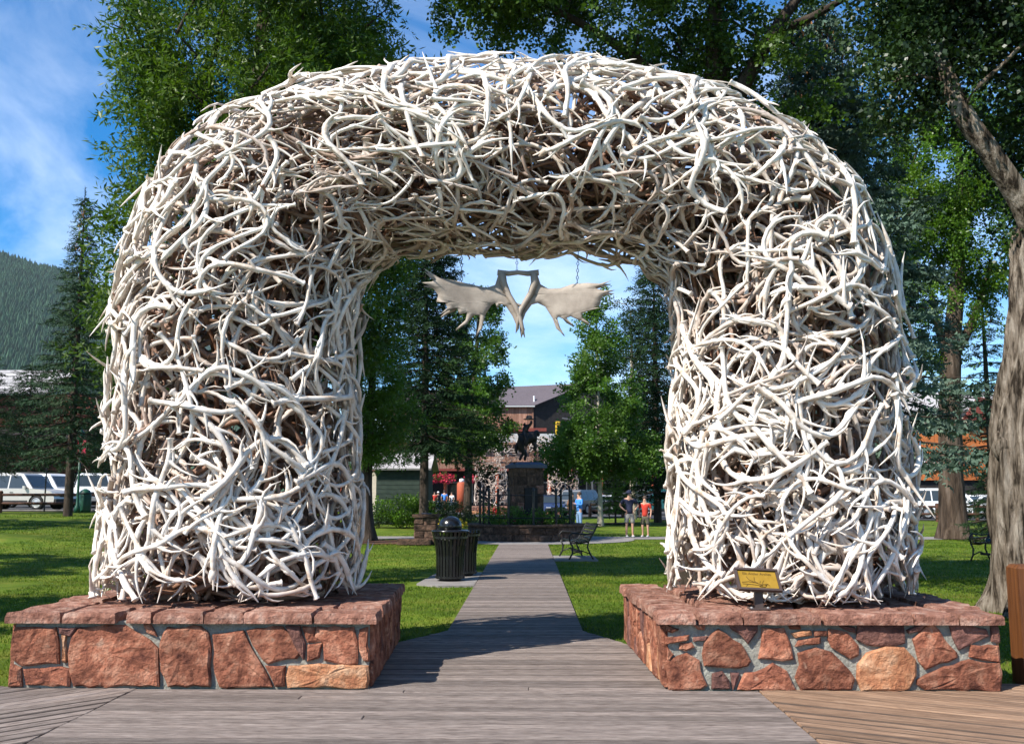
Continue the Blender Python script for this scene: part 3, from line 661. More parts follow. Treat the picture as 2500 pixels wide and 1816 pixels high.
# loose inner fill: short bent pieces of beam packed in the core
frng = random.Random(5)
for k in range(2500):
    s = frng.uniform(0, .5) if k < 130 else (LEN - frng.uniform(0, .5) if k < 260 else frng.uniform(.1, LEN - .1)); phi = frng.uniform(-math.pi, math.pi)
    p, n, t, b = arch_frame(s, phi, -frng.uniform(.42, .75))
    d = np.array([frng.gauss(0, 1) for _ in range(3)]); d -= n * d.dot(n) * .6; d /= np.linalg.norm(d); c = np.array([frng.gauss(0, 1) for _ in range(3)]) * .08
    l = frng.uniform(.22, .45)
    q = [p - d * l, p - d * l * .35 + c, p + d * l * .35 + c, p + d * l]
    q = [np.array([x[0], x[1], max(x[2], ZT + .03)]) for x in q]
    V, F = tube_arr(q, [frng.uniform(.02, .03), .028, .024, .006], 5); acc.add(V - aoff, F, frng.uniform(.6, 1.0))  # core pieces tinted dark, deepening the shade seen in the gaps
o = link('antler', acc.mesh('antler', M['antler'], True), arch); o['kind'] = 'stuff'

# ------------------------------------------------------------------ hanging moose antlers
def moose(mirror):
    # outline of the palm in photo pixels (crop scale 2.745), left antler
    s = 2.745; ox, oy = 850, 600
    L_ = [(1010,185),(985,265),(930,285),(840,270),(740,250),(620,235),(565,205),(520,180),(560,225),(600,245),(570,265),(510,275),(575,300),(612,350),(600,395),(655,395),(672,430),(625,475),(700,435),(735,430),(750,470),(800,455),(790,505),(725,570),(800,530),(840,470),(880,470),(890,530),(862,600),(900,560),(918,470),(960,400),(985,385),(1000,420),(1020,390),(1060,410),(1100,470),(1130,540),(1125,585),(1145,555),(1150,480),(1120,400),(1060,320),(1040,250),(1060,190)]
    R_ = [(1265,185),(1290,260),(1340,290),(1420,290),(1500,265),(1600,262),(1680,272),(1755,258),(1690,285),(1650,300),(1700,320),(1780,322),(1720,340),(1690,370),(1680,415),(1640,430),(1690,430),(1620,445),(1570,460),(1560,490),(1620,535),(1540,505),(1490,480),(1460,490),(1510,540),(1450,500),(1410,480),(1390,500),(1415,550),(1450,605),(1395,560),(1370,490),(1320,410),(1270,385),(1230,395),(1190,450),(1165,520),(1185,560),(1160,620),(1150,560),(1145,480),(1190,400),(1230,330),(1235,240),(1215,190)]
    return [(ox + a / s, oy + b / s) for a, b in (R_ if mirror else L_)]
MY = 9.55
hang = empty('hanging_moose_antlers', tuple(P(1275, 740, MY)), label='pair of flat moose antlers hanging on chains in the opening of the arch', cat='moose antlers')
ho = Vector(hang.location)
from mathutils.geometry import tessellate_polygon
def palm(poly, bulge, yaw_c, name='antler'):
    # densify, tessellate on a grid clipped by inside test, thick cupped sheet
    pts = [P(a, b, MY) for a, b in poly]; c = sum((p for p in pts), Vector()) / len(pts)
    loop = [Vector((p.x, p.z, 0)) for p in pts]; xs_ = [p.x for p in loop]; zs_ = [p.y for p in loop]
    def edge_d(x, z):
        best = 9
        for i in range(len(loop)):
            a, b = loop[i], loop[(i + 1) % len(loop)]; ab = b - a; t = max(0, min(1, (Vector((x, z, 0)) - a).dot(ab) / (ab.length_squared + 1e-9)))
            best = min(best, (Vector((x, z, 0)) - a - ab * t).length)
        return best
    tris = tessellate_polygon([loop]); import bmesh
    bm = bmesh.new(); vs = [bm.verts.new((p.x, 0, p.y)) for p in loop]
    for t in tris:
        try: bm.faces.new([vs[i] for i in t])
        except ValueError: pass
    for _ in range(3):
        es = [e for e in bm.edges if e.calc_length() > .05]
        if es: bmesh.ops.subdivide_edges(bm, edges=es, cuts=1, use_grid_fill=False); bmesh.ops.triangulate(bm, faces=bm.faces)
    V = [v.co.copy() for v in bm.verts]; F = [[v.index for v in f.verts] for f in bm.faces] if False else None
    bm.verts.index_update(); F = [tuple(v.index for v in f.verts) for f in bm.faces]
    bd = set(v.index for e in bm.edges if len(e.link_faces) == 1 for v in e.verts)
    bedges = [(e.verts[0].index, e.verts[1].index) for e in bm.edges if len(e.link_faces) == 1]
    bm.free(); n = len(V); VV = []
    for sgn in (-1, 1):
        for v in V:
            d = edge_d(v.x, v.z); th = .0025 + .016 * min(1, d / .045) ** .7
            cup = bulge * ((v.x - yaw_c) ** 2)
            VV.append((v.x - ho.x, cup + sgn * th, v.z - ho.z))
    FF = [f for f in F] + [tuple(i + n for i in f)[::-1] for f in F] + [(a, b, b + n, a + n) for a, b in bedges]
    mb = MB(); mb.v = VV; mb.f = FF; return mb.build(name, M['moose'], hang, True)
xc = P(1272, 700, MY).x
palm(moose(False), -.22, xc); palm(moose(True), -.22, xc)
for pts_ in ([(1032,185),(1042,250),(1075,330),(1118,400),(1150,480),(1166,545),(1184,615)], [(1245,185),(1248,250),(1222,320),(1185,380),(1155,430),(1138,500),(1124,585)]):
    mb = MB(); mb.tube([P(850 + a_ / 2.745, 600 + b_ / 2.745, MY - .03) - ho for a_, b_ in pts_], [.036, .034, .028, .026, .024, .018, .003], 8); mb.build('main_beam', M['moose'], hang, True)
for pts_ in ([(1090,370),(1130,395),(1165,405),(1180,400)], [(1205,340),(1190,375),(1165,405)], [(600,240),(560,210),(515,178)], [(610,290),(560,275),(508,272)], [(900,430),(890,520),(862,602)], [(850,440),(790,510),(722,568)], [(720,420),(660,450),(620,478)], [(1640,280),(1700,268),(1758,258)], [(1650,320),(1720,322),(1782,322)], [(1540,470),(1580,500),(1622,537)], [(1385,480),(1410,550),(1450,606)], [(1440,470),(1470,510),(1512,542)]):
    mb = MB(); mb.tube([P(850 + a_ / 2.745, 600 + b_ / 2.745, MY - .01) - ho for a_, b_ in pts_], [.022] + [.017] * (len(pts_) - 2) + [.003], 6); mb.build('tine', M['moose'], hang, True)
mb = MB(); a = P(1222, 668, MY) - ho; b = P(1308, 668, MY) - ho
mb.tube([a + Vector((-.03, 0, .01)), a + Vector((.08, 0, .0)), (a + b) / 2 + Vector((0, 0, .01)), b - Vector((.08, 0, 0)), b + Vector((.03, 0, .01))], [.03, .026, .022, .026, .03], 8)
mb.build('skull_plate', M['moose'], hang, True)
def link_ring(mb, c, r, wire, ax):
    pts = []
    for i in range(7):
        t = 2 * math.pi * i / 6; q = Vector((r * .6 * math.cos(t), 0, r * math.sin(t)))
        if ax: q = Vector((0, q.x, q.z))
        pts.append(Vector(c) + q)
    mb.tube(pts, wire, 4, False)
for (px, pa, pb) in ((1127, 640, 690), (1409, 636, 695), (1262, 648, 662)):
    t0 = P(px + (3 if px > 1400 else 0), pa - 26, MY); t1 = P(px, pb, MY); mb = MB(); n = int((t0 - t1).length / .033)
    for i in range(n + 1): link_ring(mb, t0.lerp(t1, i / max(1, n)) - ho, .019, .0032, i % 2)
    mb.build('chain', M['steel'], hang)

# ------------------------------------------------------------------ plaque on the right base
sp = P(1852, 1476, SYp); base_z = ZT + .012
sign = empty('plaque', (sp.x, SYp, base_z), label='small tilted ochre interpretive plaque in a dark brown frame on the right stone base', cat='sign')
mb = MB(); mb.box((0, 0, .006), (.17, .13, .012)); mb.build('foot_plate', M['sign_brown'], sign)
for sx in (-1, 1):
    mb = MB(); mb.lathe([(.012, 0), (.012, .006), (.006, .011)], (sx * .07, -.045, .012), 8); mb.build('bolt', M['rim'], sign)
mb = MB(); mb.box((0, 0, .10), (.07, .06, .18)); mb.build('post', M['sign_brown'], sign)
tilt = Matrix.Rotation(R(38), 3, 'X'); yawm = Matrix.Rotation(R(9), 3, 'Z') @ Matrix.Rotation(R(3), 3, 'Y')
TM = yawm @ Matrix.Rotation(R(52), 3, 'X')
pc = Vector((-.005, -.02, .245))
def pbox(c, d): 
    m = MB(); m.box(pc + TM @ Vector(c), d, rot=TM); return m
pbox((0, 0, -.012), (.37, .20, .018)).build('frame', M['sign_brown'], sign)
for c, d in (((0, .10, .004), (.39, .02, .034)), ((0, -.10, .004), (.39, .02, .034)), ((-.185, 0, .0), (.02, .18, .03)), ((.185, 0, .0), (.02, .18, .03))):
    pbox(c, d).build('frame_bar', M['sign_brown'], sign)
pbox((0, 0, 0), (.345, .176, .008)).build('panel', M['sign_gold'], sign)
tcv = bpy.data.curves.new('lettering', 'FONT'); tcv.body = 'Elk Antler Arches'; tcv.size = .036; tcv.align_x = 'CENTER'; tcv.extrude = .0006
to = bpy.data.objects.new('tmp', tcv); C.objects.link(to)
dg = bpy.context.evaluated_depsgraph_get(); tme = bpy.data.meshes.new_from_object(to.evaluated_get(dg)); bpy.data.objects.remove(to)
tme.materials.clear(); tme.materials.append(M['sign_ink']); lo = link('lettering', tme, sign)
lo.matrix_local = Matrix.Translation(pc + TM @ Vector((0, .048, .0055))) @ TM.to_4x4()
mb = MB()
def ink(pts, r=.0022): mb.tube([pc + TM @ Vector((x, y, .0052)) for x, y in pts], r, 4)
ink([(-.15, -.03), (-.09, -.022), (-.03, -.03), (.03, -.05)], .003); ink([(-.15, -.045), (-.08, -.048), (-.01, -.055), (.03, -.06)], .003)
ink([(-.10, .03), (-.085, .0), (-.05, -.02), (-.01, -.03)], .0028); ink([(-.03, .025), (-.035, -.01), (-.02, -.03)]); ink([(.02, -.01), (.01, -.03)]); ink([(.05, -.005), (.03, -.035)])
ink([(.0, -.065), (.03, -.045), (.07, -.05), (.05, -.07), (.01, -.07), (.0, -.065)], .004); ink([(.05, -.045), (.08, -.04), (.09, -.055)], .003); ink([(-.1, -.048), (-.12, -.07)])
mb.build('antler_drawing', M['sign_ink'], sign)

# ------------------------------------------------------------------ brown post at the right edge
bx = X(2466, 8.9)
mb = MB(); mb.prism([(-.0, -.11), (.26, -.11), (.26, .11), (.0, .11)], -.05, .0, 'Z')
o = MB(); o.box((.13, 0, .47), (.26, .22, 1.0)); o.box((.13, 0, .985), (.26, .22, .03), taper=.8)
po = o.build('wooden_post', M['rust_post'], None, False, (bx, 8.95, 0)); tag(po, 'square rust brown wooden post at the right edge of the boardwalk', 'post')

# ------------------------------------------------------------------ trees
def leaf_block(n_leaf, L, w, spread, rng, droop=0.0, twig=.35):
    """one sprig: arrays of leaf quads in local frame (x = along twig)"""
    V = []; 
    for i in range(n_leaf):
        t = (i + rng.random()) / n_leaf; a = rng.random() * 2 * math.pi
        base = np.array([t * twig, 0, 0]) + spread * np.array([0, math.cos(a), math.sin(a)]) * (.3 + .7 * rng.random())
        d = np.array([.7, math.cos(a) * .9, math.sin(a) * .9 - droop]) + np.array([rng.gauss(0, .35) for _ in range(3)]); d /= np.linalg.norm(d)
        s = np.cross(d, np.array([rng.gauss(0, 1), rng.gauss(0, 1), rng.gauss(0, 1)])); s /= np.linalg.norm(s)
        l = L * rng.uniform(.7, 1.25); ww = w * rng.uniform(.75, 1.2)
        V += [base, base + d * l * .45 + s * ww / 2, base + d * l, base + d * l * .45 - s * ww / 2]
    return np.array(V)
def scatter(blocks, pos, direc, rs, rng, tint):
    """place random sprig blocks at pos with x axis along direc"""
    out = []; tn = []
    d = direc / (np.linalg.norm(direc, axis=1)[:, None] + 1e-9)
    r = rng.normal(size=d.shape); u = np.cross(d, r); u /= np.linalg.norm(u, axis=1)[:, None] + 1e-9; w = np.cross(d, u)
    Rm = np.stack([d, u, w], 2) * rs[:, None, None]; which = rng.integers(0, len(blocks), len(pos))
    for k, B in enumerate(blocks):
        m = which == k
        if not m.any(): continue
        X_ = np.einsum('nij,vj->nvi', Rm[m], B) + pos[m][:, None, :]
        out.append(X_.reshape(-1, 3)); tn.append(np.repeat(tint[m], len(B)))
    V = np.concatenate(out); T = np.concatenate(tn); q = len(V) // 4
    T = T + np.repeat(rng.uniform(-.18, .18, q), 4)
    return V, np.arange(len(V)).reshape(-1, 4), np.clip(T, 0, 1)
def crown_pts(ells, n, rng, thr=.42, fs=.9, shell=.0, seed=0):
    vol = np.array([e[3] * e[4] * e[5] for e in ells]) ** .8; vol /= vol.sum(); P_ = []; D_ = []
    for e, f in zip(ells, vol):
        k = int(n * f * 2.2); v = rng.normal(size=(k, 3)); v /= np.linalg.norm(v, axis=1)[:, None]
        r = rng.random(k) ** (1 / (3 + shell * 4)); r = r * (1 + .22 * (vnoise(v * 2.3 + e[0], seed) - .5) * 2)
        c = np.array(e[:3]); q = c + v * r[:, None] * np.array(e[3:6]); keep = vnoise(q * fs + 31.7, seed + 3) + .35 * vnoise(q * fs * 2.7, seed + 9) > thr + .17
        P_.append(q[keep]); D_.append(v[keep])
    p = np.concatenate(P_); d = np.concatenate(D_); i = rng.permutation(len(p))[:n]
    return p[i], d[i]
def skeleton(acc, trunk, targets, rbase=.05, sides=6, rng=None):
    """limbs from the trunk nodes out to each target"""
    nodes = [np.array(p, float) for p in trunk]
    tg = sorted(targets, key=lambda p: min(np.linalg.norm(p - n) for n in nodes[len(trunk) // 3:]))
    for t in tg:
        best = None; bd = 1e9
        for n in nodes[len(trunk) // 3:]:
            d = np.linalg.norm(t - n) + (1.2 * max(0, n[2] - t[2] + .2))
            if d < bd: bd = d; best = n
        a = best; l = np.linalg.norm(t - a); 
        if l < .15: continue
        mid = (a + t) / 2 + np.array([0, 0, .12 * l]) + np.array([rng.gauss(0, .05) * l for _ in range(3)])
        pts = [a, a * .45 + mid * .5 + t * .05, mid, mid * .4 + t * .6, t]
        r = rbase * min(1.6, .35 + l * .3)
        acc.add(*tube_arr(pts, [r, r * .8, r * .65, r * .45, r * .2], sides))
        nodes += [pts[2], pts[3]]
def tube_trunk(acc, pts, rads, sides=10, flare=0):
    # resample
    pts = [np.array(tuple(p), float) for p in pts]; k = len(pts); t = np.linspace(0, k - 1, (k - 1) * (16 if sides > 20 else 4) + 1)
    P_ = np.array([np.interp(t, np.arange(k), [p[i] for p in pts]) for i in range(3)]).T
    for _ in range(2): P_[1:-1] = (P_[:-2] + 2 * P_[1:-1] + P_[2:]) / 4
    Rr = np.interp(t, np.arange(k), rads)
    V, F = tube_arr(P_, Rr, sides); return_nodes = P_
    if flare:
        c = np.repeat(P_, sides, 0); d = V - c; ang = np.arctan2(d[:, 1], d[:, 0])
        h = V[:, 2] - P_[0][2]; g = 1 + flare * np.exp(-h / .35) * (.6 + .55 * np.sin(ang * 5 + 1)) + .07 * np.sin(ang * 7 + h * 1.1) + .05 * np.sin(ang * 11 - h * 2.3) + .06 * (vnoise(V * 2.5, 5) - .5) + (.30 * (np.abs(vnoise(np.stack([np.cos(ang) * 9, np.sin(ang) * 9, h * 1.5], 1), 6) - .5) ** .7) if sides > 20 else 0)
        V = c + d * g[:, None]
    acc.add(V, F); return return_nodes
KIND = {'willow': dict(n=12, L=.115, w=.031, spread=.035, droop=.45, twig=.36, mat='leaf_willow'),
        'cotton': dict(n=14, L=.075, w=.066, spread=.09, droop=.35, twig=.32, mat='leaf_cotton'),
        'bright': dict(n=15, L=.10, w=.085, spread=.13, droop=.2, twig=.45, mat='leaf_bright'),
        'aspen': dict(n=14, L=.10, w=.085, spread=.12, droop=.1, twig=.40, mat='leaf_aspen'),
        'dark': dict(n=11, L=.078, w=.064, spread=.13, droop=.3, twig=.36, mat='leaf_dark'),
        'narrowfar': dict(n=16, L=.15, w=.035, spread=.07, droop=.4, twig=.5, mat='leaf_bright')}
def tree(name, label, base, trunk, rads, ells, nspr, kind, seed, bark='bark_dark', limbs=(), thr=.42, ntarget=60, flare=0, sz=1.0, group=None, rb=.05, fs=.9, shell=.3, sides=12, cat='tree', clump=9, csz=.34):
    rng = np.random.default_rng(seed); pr = random.Random(seed); root = empty(name, tuple(base), label=label, cat=cat, group=group); off = np.array(tuple(base), float)
    a = Acc(); nodes = tube_trunk(a, trunk, rads, sides, flare)
    allnodes = list(nodes)
    for lp, lr in limbs: allnodes += list(tube_trunk(a, lp, lr, 8))
    pos, d = crown_pts(ells, nspr, rng, thr, fs, shell, seed)
    if clump > 1:
        m_ = len(pos) // clump; cp, cd = pos[:m_], d[:m_]; idx = np.repeat(np.arange(m_), clump)
        along = cd + np.array([0, 0, -.35]) + rng.normal(size=cd.shape) * .35; along /= np.linalg.norm(along, axis=1)[:, None]
        tpar = rng.uniform(-.5, .5, len(idx)); pos = cp[idx] + along[idx] * (tpar * csz * 2.0)[:, None] + rng.normal(size=(len(idx), 3)) * csz * .30 - np.array([0, 0, 1]) * (tpar[:, None] ** 2) * csz * .8
        d = along[idx] + rng.normal(size=pos.shape) * .3; nspr = len(pos)
    tg = pos[rng.permutation(len(pos))[:ntarget]]
    skeleton(a, allnodes, list(tg), rb, 5, pr)
    for A in a.V: A -= off
    t = link('trunk', a.mesh('trunk', M[bark], True), root)
    k = KIND[kind]; blocks = [leaf_block(k['n'], k['L'], k['w'], k['spread'], pr, k['droop'], k['twig']) for _ in range(10)]
    direc = d + np.array([0, 0, -.25]) + rng.normal(size=d.shape) * .45
    tint = vnoise(pos * .7, seed + 20)
    V, F, T = scatter(blocks, pos, direc, sz * rng.uniform(.75, 1.25, len(pos)), rng, tint)
    link('crown', mesh_np('crown', V - off, F, M[k['mat']], False, {'tint': T}), root)
    return root
def spruce(name, label, x, y, z0, h, r, seed, matn, zlow=.8, dens=1.0, nl=.055, nw=.26, group=None, cones=0, power=.9, detail=1.0, tw=.30):
    rng = np.random.default_rng(seed); root = empty(name, (x, y, z0), label=label, cat='spruce tree', group=group)
    a = Acc(); tube_trunk(a, [(0, 0, -.1), (0, 0, h * .5), (0, 0, h)], [.0125 * h + .03, .008 * h + .02, .012], 8)
    P_ = []; D_ = []; z = zlow; 
    while z < h - .15:
        f = 1 - (z - zlow) / (h - zlow); R_ = r * (f ** power) * rng.uniform(.8, 1.1); nb = int(rng.integers(5, 8) * (1 if f > .25 else .8))
        a0 = rng.random() * 6.28
        for k in range(nb):
            az = a0 + 6.283 * k / nb + rng.normal() * .2; L = max(.12, R_ * rng.uniform(.72, 1.15)); dr = .32 * L * (.4 + f) * rng.uniform(.6, 1.2)
            n = 6; s = np.linspace(0, 1, n); rad = s * L; zz = z + .12 * L * s - dr * s ** 1.3 + .18 * L * np.clip(s - .6, 0, 1)
            pts = np.stack([rad * math.cos(az), rad * math.sin(az), zz], 1)
            a.add(*tube_arr(pts, np.linspace(.028 * (.4 + f) * min(1, L), .004, n), 4))
            m = int(max(5, L * 17 * dens)); t = rng.random(m) ** .75
            bp = np.array([np.interp(t, s, pts[:, i]) for i in range(3)]).T
            out = np.array([math.cos(az), math.sin(az), -.15]); side = np.array([-math.sin(az), math.cos(az), 0]); sg = rng.choice([-1, 1], m)
            lat = (1 - t) * L * .42 + .05
            off = side[None] * (sg * lat * rng.random(m))[:, None]; off[:, 2] -= rng.random(m) * .10 * L
            P_.append(bp + off); dd = out[None] * .8 + side[None] * sg[:, None] * .8 + rng.normal(size=(m, 3)) * .18; dd[:, 2] -= .15; D_.append(dd)
        z += max(.13, .20 + .18 * f * (h / 12)) * rng.uniform(.7, 1.3) / max(.6, dens)
    P_.append(np.array([[0, 0, h - .3 + .06 * i] for i in range(6)])); D_.append(np.array([[0, 0, 1.0]] * 6))
    pos = np.concatenate(P_); d = np.concatenate(D_)
    for A in a.F: pass
    link('trunk', a.mesh('trunk', M['bark_dark'], True), root)
    pr = random.Random(seed); blocks = []
    nn = int(26 * detail)
    for _ in range(8):
        V = []
        for i in range(nn):
            t = i / nn; an = pr.random() * 6.28; b = np.array([t * tw, 0, 0]); u = np.array([0, math.cos(an), math.sin(an)])
            dv = np.array([.55, 0, 0]) + u * .85; dv /= np.linalg.norm(dv); s = np.cross(dv, np.array([1, 0, 0])); s /= np.linalg.norm(s) + 1e-9
            l = nl * pr.uniform(.7, 1.2) * (1.15 - t * .4); w_ = nl * nw
            V += [b - s * w_ * .5, b + s * w_ * .5, b + dv * l + s * w_ * .2, b + dv * l - s * w_ * .2]
        blocks.append(np.array(V))
    V, F, T = scatter(blocks, pos, d, rng.uniform(.75, 1.25, len(pos)), rng, vnoise(pos * 1.5, seed))
    link('crown', mesh_np('crown', V, F, M[matn], False, {'tint': T}), root)
    if cones:
        mb = MB()
        for k in range(cones):
            f = pr.uniform(.05, .26) ** 1.2; zz = h * (1 - f) ; R_ = r * f ** power * pr.uniform(.5, 1.0); az = pr.uniform(3.4, 6.0)
            c = (R_ * math.cos(az), R_ * math.sin(az), zz); l = pr.uniform(.09, .13)
            mb.lathe([(.006, 0), (.02, -l * .25), (.019, -l * .6), (.004, -l)], c, 6)
        o = mb.build('cones', M['cone'], root); o['kind'] = 'stuff'
    return root
def V3(px, py, Y): return tuple(P(px, py, Y))
def ell(px, py, Y, rx, ry, rz): p = P(px, py, Y); return (p.x, p.y, p.z, rx, ry, rz)

# big narrow leaved tree behind the left shoulder of the arch
D = 17.5; b = (X(620, D), D, 0)
tree('willow_tree', 'tall dense narrow-leaved green tree behind the left shoulder of the antler arch', b, [b, (b[0] + .1, D, 4), (b[0] - .2, D, 8), (b[0], D, 13)], [.34, .27, .18, .05],
     [ell(625, 180, D, 2.2, 2.2, 2.7), ell(450, 90, D, 1.15, 1.5, 1.2), ell(415, 310, D, 1.05, 1.4, .85), ell(820, 0, D, 1.0, 1.6, 1.3), ell(700, -160, D, 2.0, 2.2, 2.3), ell(430, 570, D, 1.1, 1.5, 1.4), ell(360, 800, D + .5, .75, 1.2, 1.4), ell(800, 400, D + 1, 2.0, 2.0, 2.5)],
     12600, 'willow', 31, limbs=[([(b[0], D, 4), V3(520, 400, D), V3(490, 240, D)], [.14, .09, .03])], thr=.30, ntarget=110, sz=1.12, shell=.5)
# cottonwood above the middle and right of the arch
D = 17.0; b = (X(1690, D), D, 0)
tree('cottonwood_tree', 'cottonwood with dark forking limbs and round leaves above the top right of the arch', b, [b, V3(1700, 700, D), V3(1745, 300, D), V3(1755, 150, D), V3(1745, -60, D)], [.42, .34, .25, .22, .10],
     [ell(1260, -20, D, 1.2, 1.5, .62), ell(1450, 0, D, 1.3, 1.7, 1.0), ell(1640, 60, D, 1.0, 1.5, 1.0), ell(1500, -170, D, 2.9, 2.4, 1.0), ell(1850, 150, D, .75, 1.0, .55), ell(1950, 250, D, .7, .9, .35), ell(1830, 330, D, .6, 1.0, .45), ell(2050, -40, D, 1.3, 1.4, .5), ell(1130, -30, D, .5, .9, .5)],
     5200, 'cotton', 32, limbs=[([V3(1720, 500, D), V3(1790, 250, D - .3), V3(1880, 90, D - .5), V3(1965, -30, D - .5)], [.20, .15, .12, .07]), ([V3(1885, 82, D - .5), V3(1980, 45, D - .6), V3(2090, -20, D - .6)], [.09, .07, .05]), ([V3(1745, 300, D), V3(1500, 100, D), V3(1250, -30, D)], [.15, .09, .04]), ([V3(1790, 260, D), V3(1930, 285, D), V3(1990, 240, D)], [.05, .04, .02])],
     thr=.46, ntarget=110, shell=.2, csz=.26)
# blue spruce with cones
spruce('spruce_tree', 'blue-grey spruce with hanging orange cones, rising behind the right shoulder of the arch', X(2035, 19), 19, 0, 11.5, 2.9, 41, 'needle_blue', 2.9, 1.7, .09, nw=.48, cones=110, power=.7, detail=.33, tw=.32)
# great cottonwood at the right edge
D = 14.4; b = (X(2540, D), D, 0)
tree('cottonwood_tree', 'massive pale-barked cottonwood trunk at the right edge with dark overhanging crown', b, [b, V3(2530, 1300, D), V3(2520, 1080, D), V3(2545, 850, D), V3(2560, 640, D), V3(2600, 300, D), V3(2640, -100, D)], [.60, .50, .50, .46, .44, .32, .2],
     [ell(2430, 10, D, 1.4, 1.7, 1.35), ell(2250, 20, D, .65, 1.1, 1.0), ell(2560, -80, D, 1.8, 2, 1.9), ell(2300, 190, D, .9, 1.2, .7), ell(2480, 230, D, .8, 1.4, .9), ell(2350, -180, D, 2.2, 2.5, 1.2), ell(2620, 350, D, .7, 1.3, 1.8)],
     7000, 'dark', 33, bark='bark', limbs=[([V3(2570, 640, D), V3(2500, 500, D - .2), V3(2420, 375, D - .4), V3(2345, 275, D - .5), V3(2290, 120, D - .4)], [.28, .19, .165, .155, .08])], thr=.33, ntarget=70, flare=.55, sides=110, shell=.2)
# burl on that trunk
mb = MB(); q = V3(2427, 1085, D - .15)
mb.lathe([(.02, -.22), (.07, -.16), (.12, -.04), (.105, .06), (.06, .15), (.02, .19)], (q[0] + .09, q[1], q[2]), 10)
mb.v = [(a + random.uniform(-.02, .02), b_ + random.uniform(-.02, .02), c + random.uniform(-.02, .02)) for a, b_, c in mb.v]
bu = mb.build('burl', M['bark'], bpy.data.objects['cottonwood_tree.001'], True); bu.location = -Vector(bpy.data.objects['cottonwood_tree.001'].location)
# second cottonwood, farther right lawn
D = 38; b = (X(2325, D), D, H(X(2325, D), D))
tree('cottonwood_tree', 'yellow-green cottonwood with straight brown trunk standing on the right lawn', b, [b, V3(2322, 1150, D), V3(2318, 1000, D), V3(2322, 850, D), V3(2345, 600, D), V3(2340, 300, D)], [.48, .42, .40, .34, .22, .08],
     [ell(2290, 420, D, 2.0, 2, 2.2), ell(2400, 560, D, 1.6, 2, 2.3), ell(2260, 640, D, 1.6, 1.8, 2.2), ell(2330, 260, D, 1.5, 1.6, 1.3), ell(2290, 820, D, 1.1, 1.4, 1.1), ell(2440, 380, D, 1.5, 1.7, 2.0), ell(2200, 520, D, 1.3, 1.4, 2.0), ell(2180, 760, D, 1.0, 1.2, 1.6), ell(2360, 720, D, 1.4, 1.4, 1.6), ell(2200, 330, D, 1.3, 1.4, 1.4)],
     5600, 'bright', 34, bark='bark_mid', limbs=[([V3(2320, 900, D), V3(2290, 800, D), V3(2270, 700, D)], [.2, .15, .08]), ([V3(2322, 880, D), V3(2380, 780, D), V3(2420, 640, D)], [.22, .16, .09])], thr=.42, ntarget=60, flare=.5, sides=16)
spruce('spruce_tree', 'dark purplish spruce between the two cottonwood trunks on the right', X(2425, 42), 42, .2, 11.5, 2.1, 42, 'needle_dark', 1.2, .7, .10, detail=.45, tw=.4)
spruce('spruce_tree', 'low dark spruce bush at the foot of the spruce on the right', X(2415, 36), 36, .0, 2.6, 1.0, 49, 'needle_dark', .15, .8, .09, detail=.6, tw=.35)
# left of the arch
xL = X(168, 42); spruce('spruce_tree', 'slim pointed spruce standing alone against the sky on the left lawn', xL, 42, H(xL, 42), 13.9, 2.4, 43, 'needle_mid', 2.6, 1.05, .10, nw=.34, detail=.4, power=1.0, tw=.38, cones=60)
xL = X(-60, 44); spruce('spruce_tree', 'dark wide spruce cut by the left edge of the picture', xL, 44, H(xL, 44), 8.2, 2.5, 44, 'needle_dark', 2.2, .8, .10, detail=.45, tw=.4)
xL = X(60, 66); spruce('spruce_tree', 'dark broad spruce behind the slim one, above the parked cars', xL, 66, H(xL, 66), 9.5, 4.2, 45, 'needle_dark', 1.8, .9, .11, detail=.45, power=.6, tw=.42)
xL = X(265, 68); spruce('spruce_tree', 'dark short spruce close to the left leg of the arch', xL, 68, H(xL, 68), 11.0, 3.6, 46, 'needle_dark', 1.9, .9, .11, detail=.45, power=.6, tw=.42)
# through the opening
D = 45; spruce('spruce_tree', 'large dark spruce seen through the left half of the arch opening', X(1035, D), D, .05, 15.5, 3.3, 47, 'needle_dark', 3.9, 1.15, .13, nw=.34, detail=.33, power=.55, tw=.42)
D = 36; b = (X(897, D), D, 0)
tree('narrowleaf_tree', 'light green narrow-leaved tree just right of the left antler leg', b, [b, V3(893, 1200, D), V3(905, 1000, D), V3(915, 800, D)], [.30, .19, .15, .07],
     [ell(930, 1010, D, 1.0, 1.2, 1.5), ell(885, 1060, D, .8, 1.0, .9), ell(965, 1060, D, .5, .9, .8), ell(900, 850, D, 1.2, 1.3, 2.0)], 2300, 'narrowfar', 35, bark='bark_dark', thr=.40, ntarget=30, flare=.4)
D = 36.8; mb = Acc(); b = (X(876, D), D, 0)
tree('narrowleaf_tree', 'slender pale-trunked tree half hidden behind the left antler leg', b, [b, V3(878, 1150, D), V3(880, 900, D)], [.20, .14, .06], [ell(875, 900, D, 1.1, 1.1, 2.0)], 500, 'narrowfar', 36, bark='bark_pale', thr=.4, ntarget=14)
D = 58; b = (X(1141, D), D, .2)
tree('aspen_tree', 'broad-leaved green tree behind the dark spruce, left of the bronze statue', b, [b, V3(1145, 1100, D), V3(1160, 900, D), V3(1172, 720, D)], [.26, .2, .14, .04],
     [ell(1140, 1030, D, 2.1, 2, 1.9), ell(1155, 900, D, 1.8, 1.7, 2.2), ell(1168, 780, D, 1.1, 1.1, 1.9), ell(1080, 1050, D, 1.5, 1.6, 1.5), ell(1200, 1040, D, 1.0, 1.2, 1.0)], 3300, 'aspen', 37, bark='bark_dark', thr=.36, ntarget=40, sz=1.35)
D = 50; b = (X(1465, D), D, .1)
